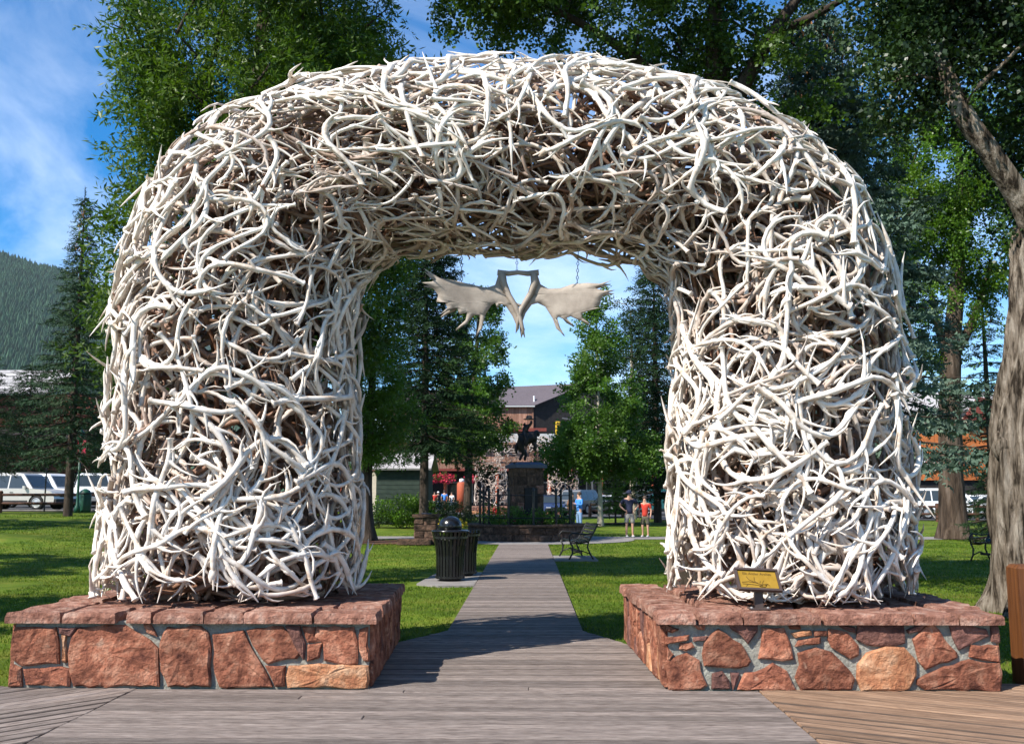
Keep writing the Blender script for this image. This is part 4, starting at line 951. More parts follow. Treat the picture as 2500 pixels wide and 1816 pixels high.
tree('aspen_tree', 'bright green aspen with pale trunk on the lawn right of the statue', b, [b, V3(1464, 1150, D), V3(1460, 950, D), V3(1455, 740, D)], [.13, .10, .07, .02],
     [ell(1465, 1085, D, 2.15, 2.0, 1.3), ell(1462, 980, D, 1.7, 1.7, 1.7), ell(1458, 870, D, 1.15, 1.3, 1.7), ell(1456, 770, D, .5, .7, 1.3), ell(1375, 1110, D, .7, 1.1, .7), ell(1555, 1115, D, .9, 1.1, .8)], 3900, 'aspen', 38, bark='bark_pale', thr=.34, ntarget=70, sz=1.2, flare=.5)
D = 60; b = (X(1545, D), D, .2)
tree('aspen_tree', 'second green aspen behind, between the bright aspen and the right antler leg', b, [b, V3(1545, 1000, D), V3(1540, 760, D)], [.24, .16, .04],
     [ell(1550, 1030, D, 2.3, 1.9, 2.6), ell(1530, 860, D, 1.4, 1.4, 2.3), ell(1520, 770, D, .7, .8, 1.2)], 1700, 'dark', 39, bark='bark_pale', thr=.38, ntarget=30, sz=1.3)
D = 55; spruce('spruce_tree', 'dark spruce seen just left of the right antler leg', X(1605, D), D, .2, 15.5, 3.3, 48, 'needle_dark', 1.6, 1.05, .14, nw=.34, detail=.26, power=.55, tw=.45)
D = 53; spruce('pine_sapling', 'small yellow-green pine sapling on the lawn beside the bright aspen', X(1502, D), D, .15, 2.35, .95, 50, 'needle_yellow', .75, 1.2, .07, detail=.6, power=.6, tw=.25)

D = 31; b = (X(520, D), D, 0)
tree('cottonwood_tree', 'tall cottonwood standing hidden behind the left leg of the arch, shading the monument', b, [b, (b[0], D, 6), (b[0] + .3, D, 12)], [.4, .28, .06],
     [(-7.7, 31.5, 9.0, 2.7, 3.0, 3.0), (-6.6, 33.5, 8.0, 2.1, 2.6, 2.4), (-8.6, 30, 11.6, 2.2, 2.6, 1.9), (-5.6, 33, 10.5, 1.6, 2, 1.6)], 2600, 'cotton', 66, thr=.3, ntarget=30, sz=1.9)
# trees out of frame on the left whose shade stripes the lawn
for k, (x, y, h) in enumerate(((-19, 17, 11), (-27, 29, 13), (-14.5, 8.5, 8))):
    D = y; b = (x, y, H(x, y))
    tree('shade_tree', ['broad shade tree beyond the left edge near the boardwalk', 'tall shade tree beyond the left edge by the car park', 'young shade tree beyond the left edge closest to the arch'][k], b,
         [b, (x, y, h * .4), (x, y, h)], [.3, .2, .05], [(x, y, h * .62 + 1, 3.2 - .4 * (k == 2), 3.2, h * .34)], 900, 'cotton', 60 + k, thr=.3, ntarget=20, sz=2.6)

# ------------------------------------------------------------------ grass blades
rng = np.random.default_rng(9)
def blades(n, x0, x1, y0, y1):
    x = rng.uniform(x0, x1, n); y = y0 + (y1 - y0) * rng.random(n) ** 1.35
    keep = ~((x > -1.0) & (x < .68)) & ~((y < 11.4) & (x > LB['x0'] - .1) & (x < RB['x1'] + .1)) & ~((y < 12.15) & (x > -1.45) & (x < 1.1) & (x > -.98 - (12.15 - y) * .5) & (x < .66 + (12.15 - y) * .4))
    keep &= ~((y < YF + .45) & (x > 0)) & (y > YF + .12)
    pad = (x > -1.9 - 0.35) & (x < -.9) & (y > 18.2) & (y < 21.6); pad2 = (x > .6) & (x < 1.75) & (y > 25) & (y < 27.6)
    keep &= ~((y > 37.5) & (y < 40.1)); keep &= ~pad & ~pad2 & ~(((x - MON[0]) / 4.0) ** 2 + ((y - MON[1]) / 3.9) ** 2 < 1)
    return x[keep], y[keep]
bx_, by_ = [], []
for a in ((105000, -9, 9, 8.3, 20), (70000, -15, 15, 19, 34), (50000, -24, 20, 32, 49)):
    p, q = blades(*a); bx_.append(p); by_.append(q)
gx = np.concatenate(bx_); gy = np.concatenate(by_); n = len(gx)
gz = np.array([0.78 * np.clip((-gx - 6) / 14, 0, 1) ** 2 * (3 - 2 * np.clip((-gx - 6) / 14, 0, 1)) * np.clip((gy - 14) / 30, 0, 1) ** 2 * (3 - 2 * np.clip((gy - 14) / 30, 0, 1))])[0] - .04
az = rng.random(n) * 6.283; w = .004 + .0003 * gy; h = rng.uniform(.022, .042, n) * (1 + .012 * gy); ln = rng.normal(size=(n, 2)) * .018
A_ = np.stack([gx - np.cos(az) * w, gy - np.sin(az) * w, gz], 1); B_ = np.stack([gx + np.cos(az) * w, gy + np.sin(az) * w, gz], 1); C_ = np.stack([gx + ln[:, 0], gy + ln[:, 1], gz + h], 1)
V = np.stack([A_, B_, C_], 1).reshape(-1, 3)
o = link('grass', mesh_np('grass', V, np.arange(3 * n).reshape(-1, 3), M['grass'], False, {'tint': np.repeat(rng.random(n), 3)}))
tag(o, 'short mown green lawn grass either side of the plank walk', 'grass', kind='stuff')

# ------------------------------------------------------------------ litter bins
def bin_(loc, dome, label):
    root = empty('litter_bin', loc, label=label, cat='litter bin', group='black slatted litter bins')
    mb = MB(); mb.lathe([(.24, .04), (.25, .78)], n=20); mb.build('liner', M['trim'], root, True)
    for zz, r in ((.06, .275), (.80, .325)):
        mb = MB(); mb.lathe([(r - .015, zz - .02), (r + .008, zz - .02), (r + .008, zz + .02), (r - .015, zz + .02), (r - .015, zz - .02)], n=28, cap=False); mb.build('hoop', M['black_paint'], root)
    me = None
    for i in range(26):
        a = 2 * math.pi * i / 26
        if me is None:
            s = MB(); pts = [(.262, .03), (.268, .45), (.292, .66), (.325, .80), (.352, .90)]
            v = []; 
            for r_, z_ in pts: v += [(r_, -.023, z_), (r_, .023, z_), (r_ - .012, .023, z_), (r_ - .012, -.023, z_)]
            f = []
            for j in range(4):
                for k in range(4): f.append((j * 4 + k, j * 4 + (k + 1) % 4, j * 4 + 4 + (k + 1) % 4, j * 4 + 4 + k))
            f += [(0, 1, 2, 3), (16, 17, 18, 19)]
            s.add(v, f); o = s.build('slat', M['black_paint'], root); me = o.data
        else: o = link('slat', me, root)
        o.rotation_euler = (0, 0, a)
    if dome:
        mb = MB(); mb.lathe([(.36, .90), (.37, .92), (.33, .94), (.22, .95)], n=28); mb.build('rim', M['black_paint'], root, True)
        mb = MB(); mb.lathe([(.215, .94), (.225, 1.02), (.20, 1.10), (.14, 1.165), (.06, 1.195), (.005, 1.2)], n=24); mb.build('dome_lid', M['black_paint'], root, True)
    else:
        mb = MB(); mb.lathe([(.33, .84), (.31, .86), (.26, .86), (.24, .80)], n=28); mb.build('rim', M['black_paint'], root, True)
    mb = MB(); mb.lathe([(.20, 0), (.22, .04)], n=16); mb.build('foot', M['black_paint'], root)
bin_((X(1100, 19.2), 19.2, 0.01), True, 'black slatted litter bin with a domed lid, nearer of the pair beside the walk')
bin_((X(1132, 20.4), 20.4, 0.01), False, 'open-topped black slatted litter bin behind the domed one')
mb = MB(); mb.add([(-2.05, 18.55, 0), (-1.62, 18.1, 0), (-.975, 18.2, 0), (-.975, 21.3, 0), (-1.9, 21.2, 0)] + [(-2.05, 18.55, -.06), (-1.62, 18.1, -.06), (-.975, 18.2, -.06), (-.975, 21.3, -.06), (-1.9, 21.2, -.06)],
    [(0, 1, 2, 3, 4)] + [(i, (i + 1) % 5, (i + 1) % 5 + 5, i + 5) for i in range(5)]); tag(mb.build('concrete_pad', M['concrete']), kind='structure')
mb = MB(); mb.box((1.2, 26.2, -.03), (1.08, 1.9, .06)); tag(mb.build('concrete_pad', M['concrete']), kind='structure')

# ------------------------------------------------------------------ benches
def bench(loc, rz, label):
    root = empty('park_bench', loc, rz, label=label, cat='bench', group='black park benches')
    for i in range(5):
        mb = MB(); mb.box((0, -.2 + i * .095, .43 + .012 * abs(i - 2)), (1.5, .075, .025)); mb.build('seat_slat', M['black_paint'], root)
    for i in range(5):
        mb = MB(); z = .50 + i * .085; mb.box((0, .24 + .045 * i, z), (1.5, .022, .07), rot=Matrix.Rotation(R(-22), 3, 'X')); mb.build('back_slat', M['black_paint'], root)
    for s in (-.72, .72):
        mb = MB(); mb.tube([(s, -.30, 0), (s, -.22, .14), (s, -.20, .30), (s, -.27, .42)], .022, 6); mb.tube([(s, .32, 0), (s, .24, .14), (s, .17, .30), (s, .20, .44), (s, .34, .68), (s, .44, .88), (s, .52, .86)], .022, 6)
        mb.tube([(s, -.27, .42), (s, 0, .40), (s, .2, .44)], .022, 6); mb.tube([(s, -.22, .14), (s, 0, .22), (s, .24, .14)], .016, 6); mb.build('side_frame', M['iron'], root, True)
        mb = MB(); mb.tube([(s, -.27, .42), (s, -.30, .58), (s, -.22, .66), (s, -.05, .64), (s, .10, .62), (s, .28, .64)], .018, 6); mb.build('armrest', M['iron'], root, True)
    mb = MB(); mb.box((0, .02, .17), (1.44, .03, .06)); mb.build('stretcher', M['iron'], root)
bench((X(1404, 26.2), 26.2, .0), R(-82), 'black slatted iron bench on a pad right of the plank walk')
bench((X(2440, 24.5), 24.5, 0.0), R(-70), 'black bench half hidden behind the big trunk at the right edge')

# ------------------------------------------------------------------ monument
def skin(name, V, E, rad, material, parent, sub=1):
    me = bpy.data.meshes.new(name); me.from_pydata([tuple(v) for v in V], E, []); o = bpy.data.objects.new('tmp', me); C.objects.link(o)
    m = o.modifiers.new('s', 'SKIN'); m.branch_smoothing = .6
    for i, r in enumerate(rad):
        sv = me.skin_vertices[0].data[i]; sv.radius = (r, r) if not isinstance(r, tuple) else r; sv.use_root = (i == 0)
    s = o.modifiers.new('d', 'SUBSURF'); s.levels = sub; s.render_levels = sub
    dg = bpy.context.evaluated_depsgraph_get(); dg.update(); n = bpy.data.meshes.new_from_object(o.evaluated_get(dg)); bpy.data.objects.remove(o)
    n.materials.clear(); n.materials.append(material); n.name = name
    n.polygons.foreach_set('use_smooth', [True] * len(n.polygons))
    return link(name, n, parent)
mrng = random.Random(44)
mx_, my_ = MON
wall = empty('planter_wall', (mx_, my_, 0), label='low round stone wall around the foot of the bronze statue', cat='stone wall')
Rw = 2.12; ns = 28
mb = MB(); mb.lathe([(Rw - .30, -.05), (Rw - .02, -.05), (Rw - .02, .50), (Rw - .30, .50), (Rw - .30, -.05)], n=48, cap=False); mb.build('mortar_core', M['stone_brown_shaded'], wall)
for row in range(2):
    for i in range(ns):
        a0 = 2 * math.pi * (i + .5 * row) / ns; am = a0 + math.pi / ns
        if math.sin(am) > .35: continue
        n_ = Vector((math.cos(am), math.sin(am), 0)); u = Vector((-n_.y, n_.x, 0)); wv = Rw * 2 * math.sin(math.pi / ns) / 2 - .012
        zz = row * .25 + .005; j = lambda s: mrng.uniform(-s, s)
        stone('stone', [(-wv + j(.02), zz + abs(j(.02))), (wv + j(.02), zz + abs(j(.02))), (wv + j(.03), zz + .235 - abs(j(.05))), (-wv + j(.03), zz + .235 - abs(j(.05)))], mrng.uniform(.02, .05), n_ * (Rw - .02), u, Vector((0, 0, 1)), n_, M['stone_brown_shaded'], wall, mrng, .2, .01)
mb = MB(); mb.lathe([(Rw - .34, .50), (Rw + .06, .50), (Rw + .06, .57), (Rw - .34, .57), (Rw - .34, .50)], n=48, cap=False); mb.build('coping', M['stone_brown_shaded'], wall)
disc('planting_soil', (mx_, my_), Rw - .3, Rw - .3, .44, M['mulch'])
ped = empty('stone_pedestal', (mx_, my_, .4), label='tall stone pillar with a slate cap carrying the bronze rider', cat='pedestal')
hw = .52; top = P(1280, 1142, my_ - hw).z - .4
mb = MB(); mb.box((0, 0, top / 2), (2 * hw - .06, 2 * hw - .06, top), rz=R(20)); mb.build('mortar_core', M['stone_brown_shaded'], ped)
for f in range(4):
    rm = Matrix.Rotation(R(20) + f * math.pi / 2, 3, 'Z'); n_ = rm @ Vector((0, -1, 0)); u = rm @ Vector((1, 0, 0)); rows = 7
    for r_ in range(rows):
        ed = [-hw, mrng.uniform(-.25, -.1), mrng.uniform(.1, .27), hw]; z0, z1 = top * r_ / rows + .01, top * (r_ + 1) / rows - .01
        for k in range(3): stone('stone', [(ed[k] + .01, z0), (ed[k + 1] - .01, z0), (ed[k + 1] - .01, z1), (ed[k] + .01, z1)], mrng.uniform(.02, .04), n_ * (hw - .03), u, Vector((0, 0, 1)), n_, M['stone_brown_shaded'] if mrng.random() < .85 else M['stone_cap'], ped, mrng, .2, .012)
rm = Matrix.Rotation(R(20), 3, 'Z')
mb = MB(); mb.box((0, 0, top + .06), (1.22, 1.22, .12), rz=R(20)); mb.box((0, 0, top + .17), (1.15, 1.15, .10), rz=R(20), taper=.72); mb.build('slate_cap', M['slate'], ped)
mb = MB(); mb.box(rm @ Vector((0, -hw - .03, 1.0)), (.5, .05, .95), rz=R(20)); mb.build('bronze_tablet', M['bronze'], ped)
# bronze: bucking horse and rider, traced against the pedestal's plane
st = empty('bronze_statue', (mx_, my_, .4 + top + .22), label='dark bronze bucking horse whose rider waves a hat, on top of the stone pillar', cat='statue')
so = Vector(st.location)
def S(cx, cy, dy=0): return tuple(P(1200 + cx / 6.59, 900 + cy / 6.59, my_) - so + Vector((0, dy, 0)))
hv = [S(570,1110), S(640,1095), S(700,1060), S(735,1000), S(755,1055), S(745,1095), S(500,1140), S(460,1210),
      S(680,1180,-.10), S(700,1260,-.10), S(665,1300,-.10), S(690,1180,.10), S(715,1250,.10), S(690,1320,.10),
      S(470,1270,-.11), S(520,1350,-.10), S(470,1425,-.09), S(455,1480,-.09), S(455,1280,.11), S(560,1370,.10), S(535,1440,.08), S(538,1485,.08),
      S(420,1190), S(395,1270), S(400,1370)]
he = [(0,1),(1,2),(2,3),(3,4),(4,5),(0,6),(6,7),(1,8),(8,9),(9,10),(1,11),(11,12),(12,13),(7,14),(14,15),(15,16),(16,17),(7,18),(18,19),(19,20),(20,21),(7,22),(22,23),(23,24)]
hr = [.275,.27,.17,.115,.095,.06,.265,.21,.10,.06,.055,.10,.06,.055,.14,.075,.055,.06,.14,.075,.055,.06,.06,.08,.03]
skin('horse', hv, he, hr, M['bronze'], st)
rv = [S(500,1045), S(530,985), S(552,925), S(535,900), S(512,880), S(605,915,-.08), S(640,885,-.1), S(640,835,-.1), S(520,950,.12), S(570,1010,.14), S(625,1040,.1),
      S(530,1080,-.2), S(570,1150,-.24), S(545,1230,-.24), S(580,1240,-.26), S(530,1080,.2), S(570,1150,.24), S(545,1230,.24), S(580,1240,.26)]
re_ = [(0,1),(1,2),(2,3),(3,4),(2,5),(5,6),(6,7),(2,8),(8,9),(9,10),(0,11),(11,12),(12,13),(13,14),(0,15),(15,16),(16,17),(17,18)]
rr2 = [.15,.14,.15,.07,.11,.075,.058,.045,.08,.06,.05,.12,.095,.07,.06,.12,.095,.07,.06]
skin('rider', rv, re_, rr2, M['bronze'], st)
mb = MB(); q = S(605, 800, -.1); mb.lathe([(.22, -.05), (.23, -.03), (.12, -.01), (.11, .08), (.04, .11)], q, 12); mb.build('hat', M['bronze'], st, True)
mb = MB(); mb.box((-.02, 0, -.02), (.9, .6, .07)); mb.build('base_plate', M['bronze'], st)
# iron railing inside the wall
rl = empty('iron_railing', (mx_, my_, .45), label='black iron railing standing on the round wall around the statue', cat='railing')
for i in range(12):
    a = 2 * math.pi * (i + .3) / 12; mb = MB(); r_ = 1.72; c = (r_ * math.cos(a), r_ * math.sin(a)); mb.lathe([(.045, 0), (.045, 1.3), (.06, 1.32), (.02, 1.42)], (*c, 0), 8); mb.build('post', M['iron'], rl)
for z in (.35, 1.15):
    mb = MB(); mb.tube([(1.72 * math.cos(t * math.pi / 18), 1.72 * math.sin(t * math.pi / 18), z) for t in range(37)], .018, 5, False); mb.build('rail', M['iron'], rl)
# plants in the planter
def leafy(name, label, cat, c, rx_, ry_, rz_, n, kind, seed, sz=1.0, flowers=None, group=None, kd=None):
    rg = np.random.default_rng(seed); pr = random.Random(seed); k = KIND[kind]
    pos, d = crown_pts([(0, 0, rz_ * .8, rx_, ry_, rz_)], n, rg, .2, 1.5, .6, seed); d[:, 2] = abs(d[:, 2]) + .2; pos[:, 2] = np.abs(pos[:, 2])
    blocks = [leaf_block(k['n'], k['L'], k['w'], k['spread'], pr, -.1, k['twig']) for _ in range(6)]
    V, F, T = scatter(blocks, pos, d, sz * rg.uniform(.7, 1.2, len(pos)), rg, vnoise(pos * 2, seed))
    root = empty(name, c, label=label, cat=cat, group=group); link('foliage', mesh_np('foliage', V, F, M[k['mat']], False, {'tint': T}), root)
    a = Acc()
    for j in range(6): a.add(*tube_arr([(pr.uniform(-.2, .2) * rx_, pr.uniform(-.2, .2) * ry_, -.05), (pr.uniform(-.6, .6) * rx_, pr.uniform(-.6, .6) * ry_, rz_ * 1.1)], [.015, .006], 4))
    link('stem', a.mesh('stem', M['bark_dark']), root)
    if flowers:
        q, _ = crown_pts([(0, 0, rz_ * .9, rx_ * 1.05, ry_ * 1.05, rz_ * 1.15)], flowers[1], rg, .1, 2, 1.5, seed + 1)
        bl = [leaf_block(5, .10, .09, .03, pr, 0, .05) for _ in range(3)]; V, F, T = scatter(bl, q, rg.normal(size=q.shape), np.full(len(q), flowers[2]), rg, np.full(len(q), .5))
        o = link('flowers', mesh_np('flowers', V, F, M[flowers[0]], False, {'tint': T}), root); o['kind'] = 'stuff'
    return root
for k in range(7):
    a = math.pi * (1.08 + .14 * k); c = (mx_ + 1.3 * math.cos(a), my_ + 1.3 * math.sin(a), .45)
    leafy('flowering_plant', ['dark leafy plant at the far left in the statue planter', 'leafy plant with pale blooms left in the statue planter', 'low plant left of the pillar foot', 'low plant in front of the pillar', 'low plant right of the pillar foot', 'leafy plant with pale blooms right in the statue planter', 'leafy plant at the far right in the statue planter'][k],
          'plant', c, .36, .34, .28 + .08 * (k in (0, 6)), 45, 'aspen', 70 + k, .7, ('flower_yellow' if k in (1, 5) else 'flower_red', 6, .5) if k in (1, 2, 5) else None, group='plants in the statue planter')
# stone drinking fountain left of the wall
x = X(1042, 33.5); fo = empty('drinking_fountain', (x, 33.5, 0), label='squat dark stone drinking fountain with a step, left of the round wall', cat='drinking fountain')
mb = MB(); mb.box((0, 0, .43), (.72, .72, .86), taper=.94); mb.build('mortar_core', M['stone_brown_shaded'], fo)
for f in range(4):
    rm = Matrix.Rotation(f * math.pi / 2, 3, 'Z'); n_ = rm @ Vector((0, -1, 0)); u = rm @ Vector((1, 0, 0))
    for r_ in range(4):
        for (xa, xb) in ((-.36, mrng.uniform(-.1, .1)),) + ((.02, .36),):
            stone('stone', [(xa + .01, .22 * r_ + .01), (xb if xa < 0 else .36, .22 * r_ + .01), (xb if xa < 0 else .36, .22 * r_ + .2), (xa + .01, .22 * r_ + .2)], .03, n_ * .35, u, Vector((0, 0, 1)), n_, M['stone_brown_shaded'], fo, mrng, .2, .01)
mb = MB(); mb.box((0, 0, .93), (.86, .86, .1)); mb.build('top_slab', M['stone_brown_shaded'], fo)
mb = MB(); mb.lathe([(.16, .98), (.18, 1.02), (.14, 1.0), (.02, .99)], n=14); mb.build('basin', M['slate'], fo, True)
mb = MB(); mb.box((-.35, -.35, .09), (1.1, .5, .18)); mb.build('step', M['stone_brown_shaded'], fo)

# ------------------------------------------------------------------ people
def person(label, loc, h, rz, top, legs, shoes='shoe', hat=None, hair='hair', short_leg=True, pose='stand', sleeve='short', group=None):
    root = empty('person', loc, rz, label=label, cat='person', group=group); k = h / 1.75
    sp = {'stand': (((.20, 0, 1.42), (.27, .04, 1.14), (.25, -.04, .90)), ((-.20, 0, 1.42), (-.27, .04, 1.14), (-.25, -.04, .90))),
          'hips': (((.20, 0, 1.42), (.36, .08, 1.18), (.20, -.06, 1.02)), ((-.20, 0, 1.42), (-.36, .08, 1.18), (-.20, -.06, 1.02))),
          'hold': (((.20, 0, 1.42), (.27, -.02, 1.16), (.08, -.28, 1.22)), ((-.20, 0, 1.42), (-.27, -.02, 1.16), (-.10, -.28, 1.24)))}[pose]
    V = [(0, 0, .95), (0, .01, 1.15), (0, .01, 1.38), (0, 0, 1.50), (0, -.01, 1.58), (0, -.02, 1.69)]; E = [(0, 1), (1, 2), (2, 3), (3, 4), (4, 5)]; Rr = [.125, .12, .135, .055, .085, .075]
    b = len(V); V += [(0, -.10, 1.60)]; E += [(4, b)]; Rr += [.018]
    for side, arm in enumerate(sp):
        b = len(V); V += [arm[0], arm[1], arm[2]]; E += [(2, b), (b, b + 1), (b + 1, b + 2)]; Rr += [.052, .042, .028]
        w = Vector(arm[2]); d = (Vector(arm[2]) - Vector(arm[1])).normalized(); pm = w + d * .07; s_ = Vector((1, 0, 0)) if side == 0 else Vector((-1, 0, 0))
        q = len(V); V.append(tuple(pm)); E.append((b + 2, q)); Rr.append((.036, .018))
    for s in (1, -1):
        b = len(V); V += [(s * .10, 0, .86), (s * .115, -.01, .48), (s * .12, .02, .09), (s * .13, -.12, .035)]; E += [(0, b), (b, b + 1), (b + 1, b + 2), (b + 2, b + 3)]; Rr += [.088, .056, .036, .03]
    sc_ = lambda L_: [(a * k, c * k, d * k) for a, c, d in L_]; sr = lambda r: [tuple(x * k for x in q) if isinstance(q, tuple) else q * k for q in r]
    skin('body', sc_(V), E, sr(Rr), M['skin'], root)
    # fingers and thumb
    mb = MB()
    for side, arm in enumerate(sp):
        d = (Vector(arm[2]) - Vector(arm[1])).normalized(); pm = Vector(arm[2]) + d * .085; wd = d.cross(Vector((1, 0, 0) if abs(d.x) < .8 else (0, 0, 1))).normalized(); cu = wd.cross(d).normalized()
        for i, l in enumerate((.07, .08, .075, .06)):
            o_ = pm + wd * (.024 - .016 * i); mb.tube([x * k for x in (o_, o_ + d * l * .5 + cu * .006, o_ + d * l * .85 + cu * .02)], [.009 * k, .008 * k, .006 * k], 5)
        o_ = pm - d * .05 + wd * .03; mb.tube([x * k for x in (o_, o_ + (d + wd * .7) * .03, o_ + (d * 1.2 + wd * .5) * .045)], [.011 * k, .009 * k, .007 * k], 5)
    mb.build('fingers', M['skin'], root, True)
    tv = [(0, 0, .84), (0, .01, 1.15), (0, .01, 1.38), (0, 0, 1.46)]; te = [(0, 1), (1, 2), (2, 3)]; tr_ = [.155, .15, .16, .075]
    for arm in sp:
        b = len(tv); a0, a1, a2 = (Vector(x) for x in arm); end = a0.lerp(a1, .75) if sleeve == 'short' else a1
        tv += [tuple(a0), tuple(end)]; te += [(2, b), (b, b + 1)]; tr_ += [.075, .062]
        if sleeve == 'long': tv.append(tuple(a1.lerp(a2, .9))); te.append((b + 1, b + 2)); tr_.append(.045)
    skin('shirt', sc_(tv), te, sr(tr_), M[top], root)
    lv = [(0, 0, .94), (0, 0, .84)]; le = [(0, 1)]; lr = [.150, .13]
    for s in (1, -1):
        b = len(lv); lv += [(s * .105, 0, .78), (s * .12, -.01, .50)]; le += [(1, b), (b, b + 1)]; lr += [.105, .095 if short_leg else .075]
        if not short_leg: lv.append((s * .12, .02, .07)); le.append((b + 1, b + 2)); lr.append(.058)
    skin('shorts' if short_leg else 'trousers', sc_(lv), le, sr(lr), M[legs], root)
    for s in (1, -1):
        mb = MB(); mb.lathe([(.035, -.05), (.05, -.02), (.05, .12), (.03, .19)], (0, 0, 0), 8, 'Y'); o = mb.build('shoe', M[shoes], root, True); o.location = (s * .12 * k, -.10 * k, .04 * k); o.scale = (k, k, .85 * k)
        o.rotation_euler = (0, 0, 0)
    mb = MB(); mb.lathe([(.098, -.02), (.105, .03), (.095, .08), (.05, .125), (.005, .135)], (0, .012, 1.635), 12); 
    if hat: mb.lathe([(.16, -.01), (.155, .0)], (0, -.03, 1.66), 12); 
    mb2 = MB(); mb2.v = [(a * k, b_ * k, c * k) for a, b_, c in mb.v]; mb2.f = mb.f; mb2.build('hat' if hat else 'hair', M[hat or hair], root, True)
    return root
def gp(px, Y): x = X(px, Y); return (x, Y, H(x, Y))
person('man in a navy t-shirt, grey shorts and cap, hands on hips, on the right path', (X(1536, 39.2), 39.2, -.012), 1.80, R(5), 'cloth_navy', 'cloth_grey', hat='cloth_navy', pose='hips')
person('boy in an orange-red shirt and olive shorts beside the man in navy', (X(1574, 39.4), 39.4, -.012), 1.58, R(-20), 'cloth_red', 'cloth_olive')
person('person in a bright blue jacket and jeans right of the statue, holding something up', gp(1414, 45), 1.72, R(-60), 'cloth_blue', 'cloth_denim', short_leg=False, pose='hold', sleeve='long')
person('person in a brown coat and dark trousers behind the blue jacket', gp(1396, 46), 1.68, R(50), 'cloth_brown', 'cloth_navy', short_leg=False, pose='stand', sleeve='long')
person('small child in a bright red outfit and white hat left of the pillar', (X(1213, 42.5), 42.5, .25), 1.0, R(20), 'cloth_brightred', 'cloth_brightred', hat='cloth_white', short_leg=False, sleeve='long')
person('person in a red shirt, leftmost in the group on the far pavement', gp(1061, 92), 1.65, 0, 'cloth_red', 'cloth_grey')
person('person in a black top and pale jeans in the far group on the pavement', gp(1070, 92.5), 1.7, R(30), 'cloth_black', 'cloth_denim', hat='cloth_white', short_leg=False)
person('person in a blue shirt seen from behind in the far group', gp(1085, 92), 1.82, R(180), 'cloth_blue', 'cloth_black', short_leg=False)
person('person in white, rightmost in the far group on the pavement', gp(1103, 92.5), 1.68, R(-30), 'cloth_white', 'cloth_white', short_leg=False)

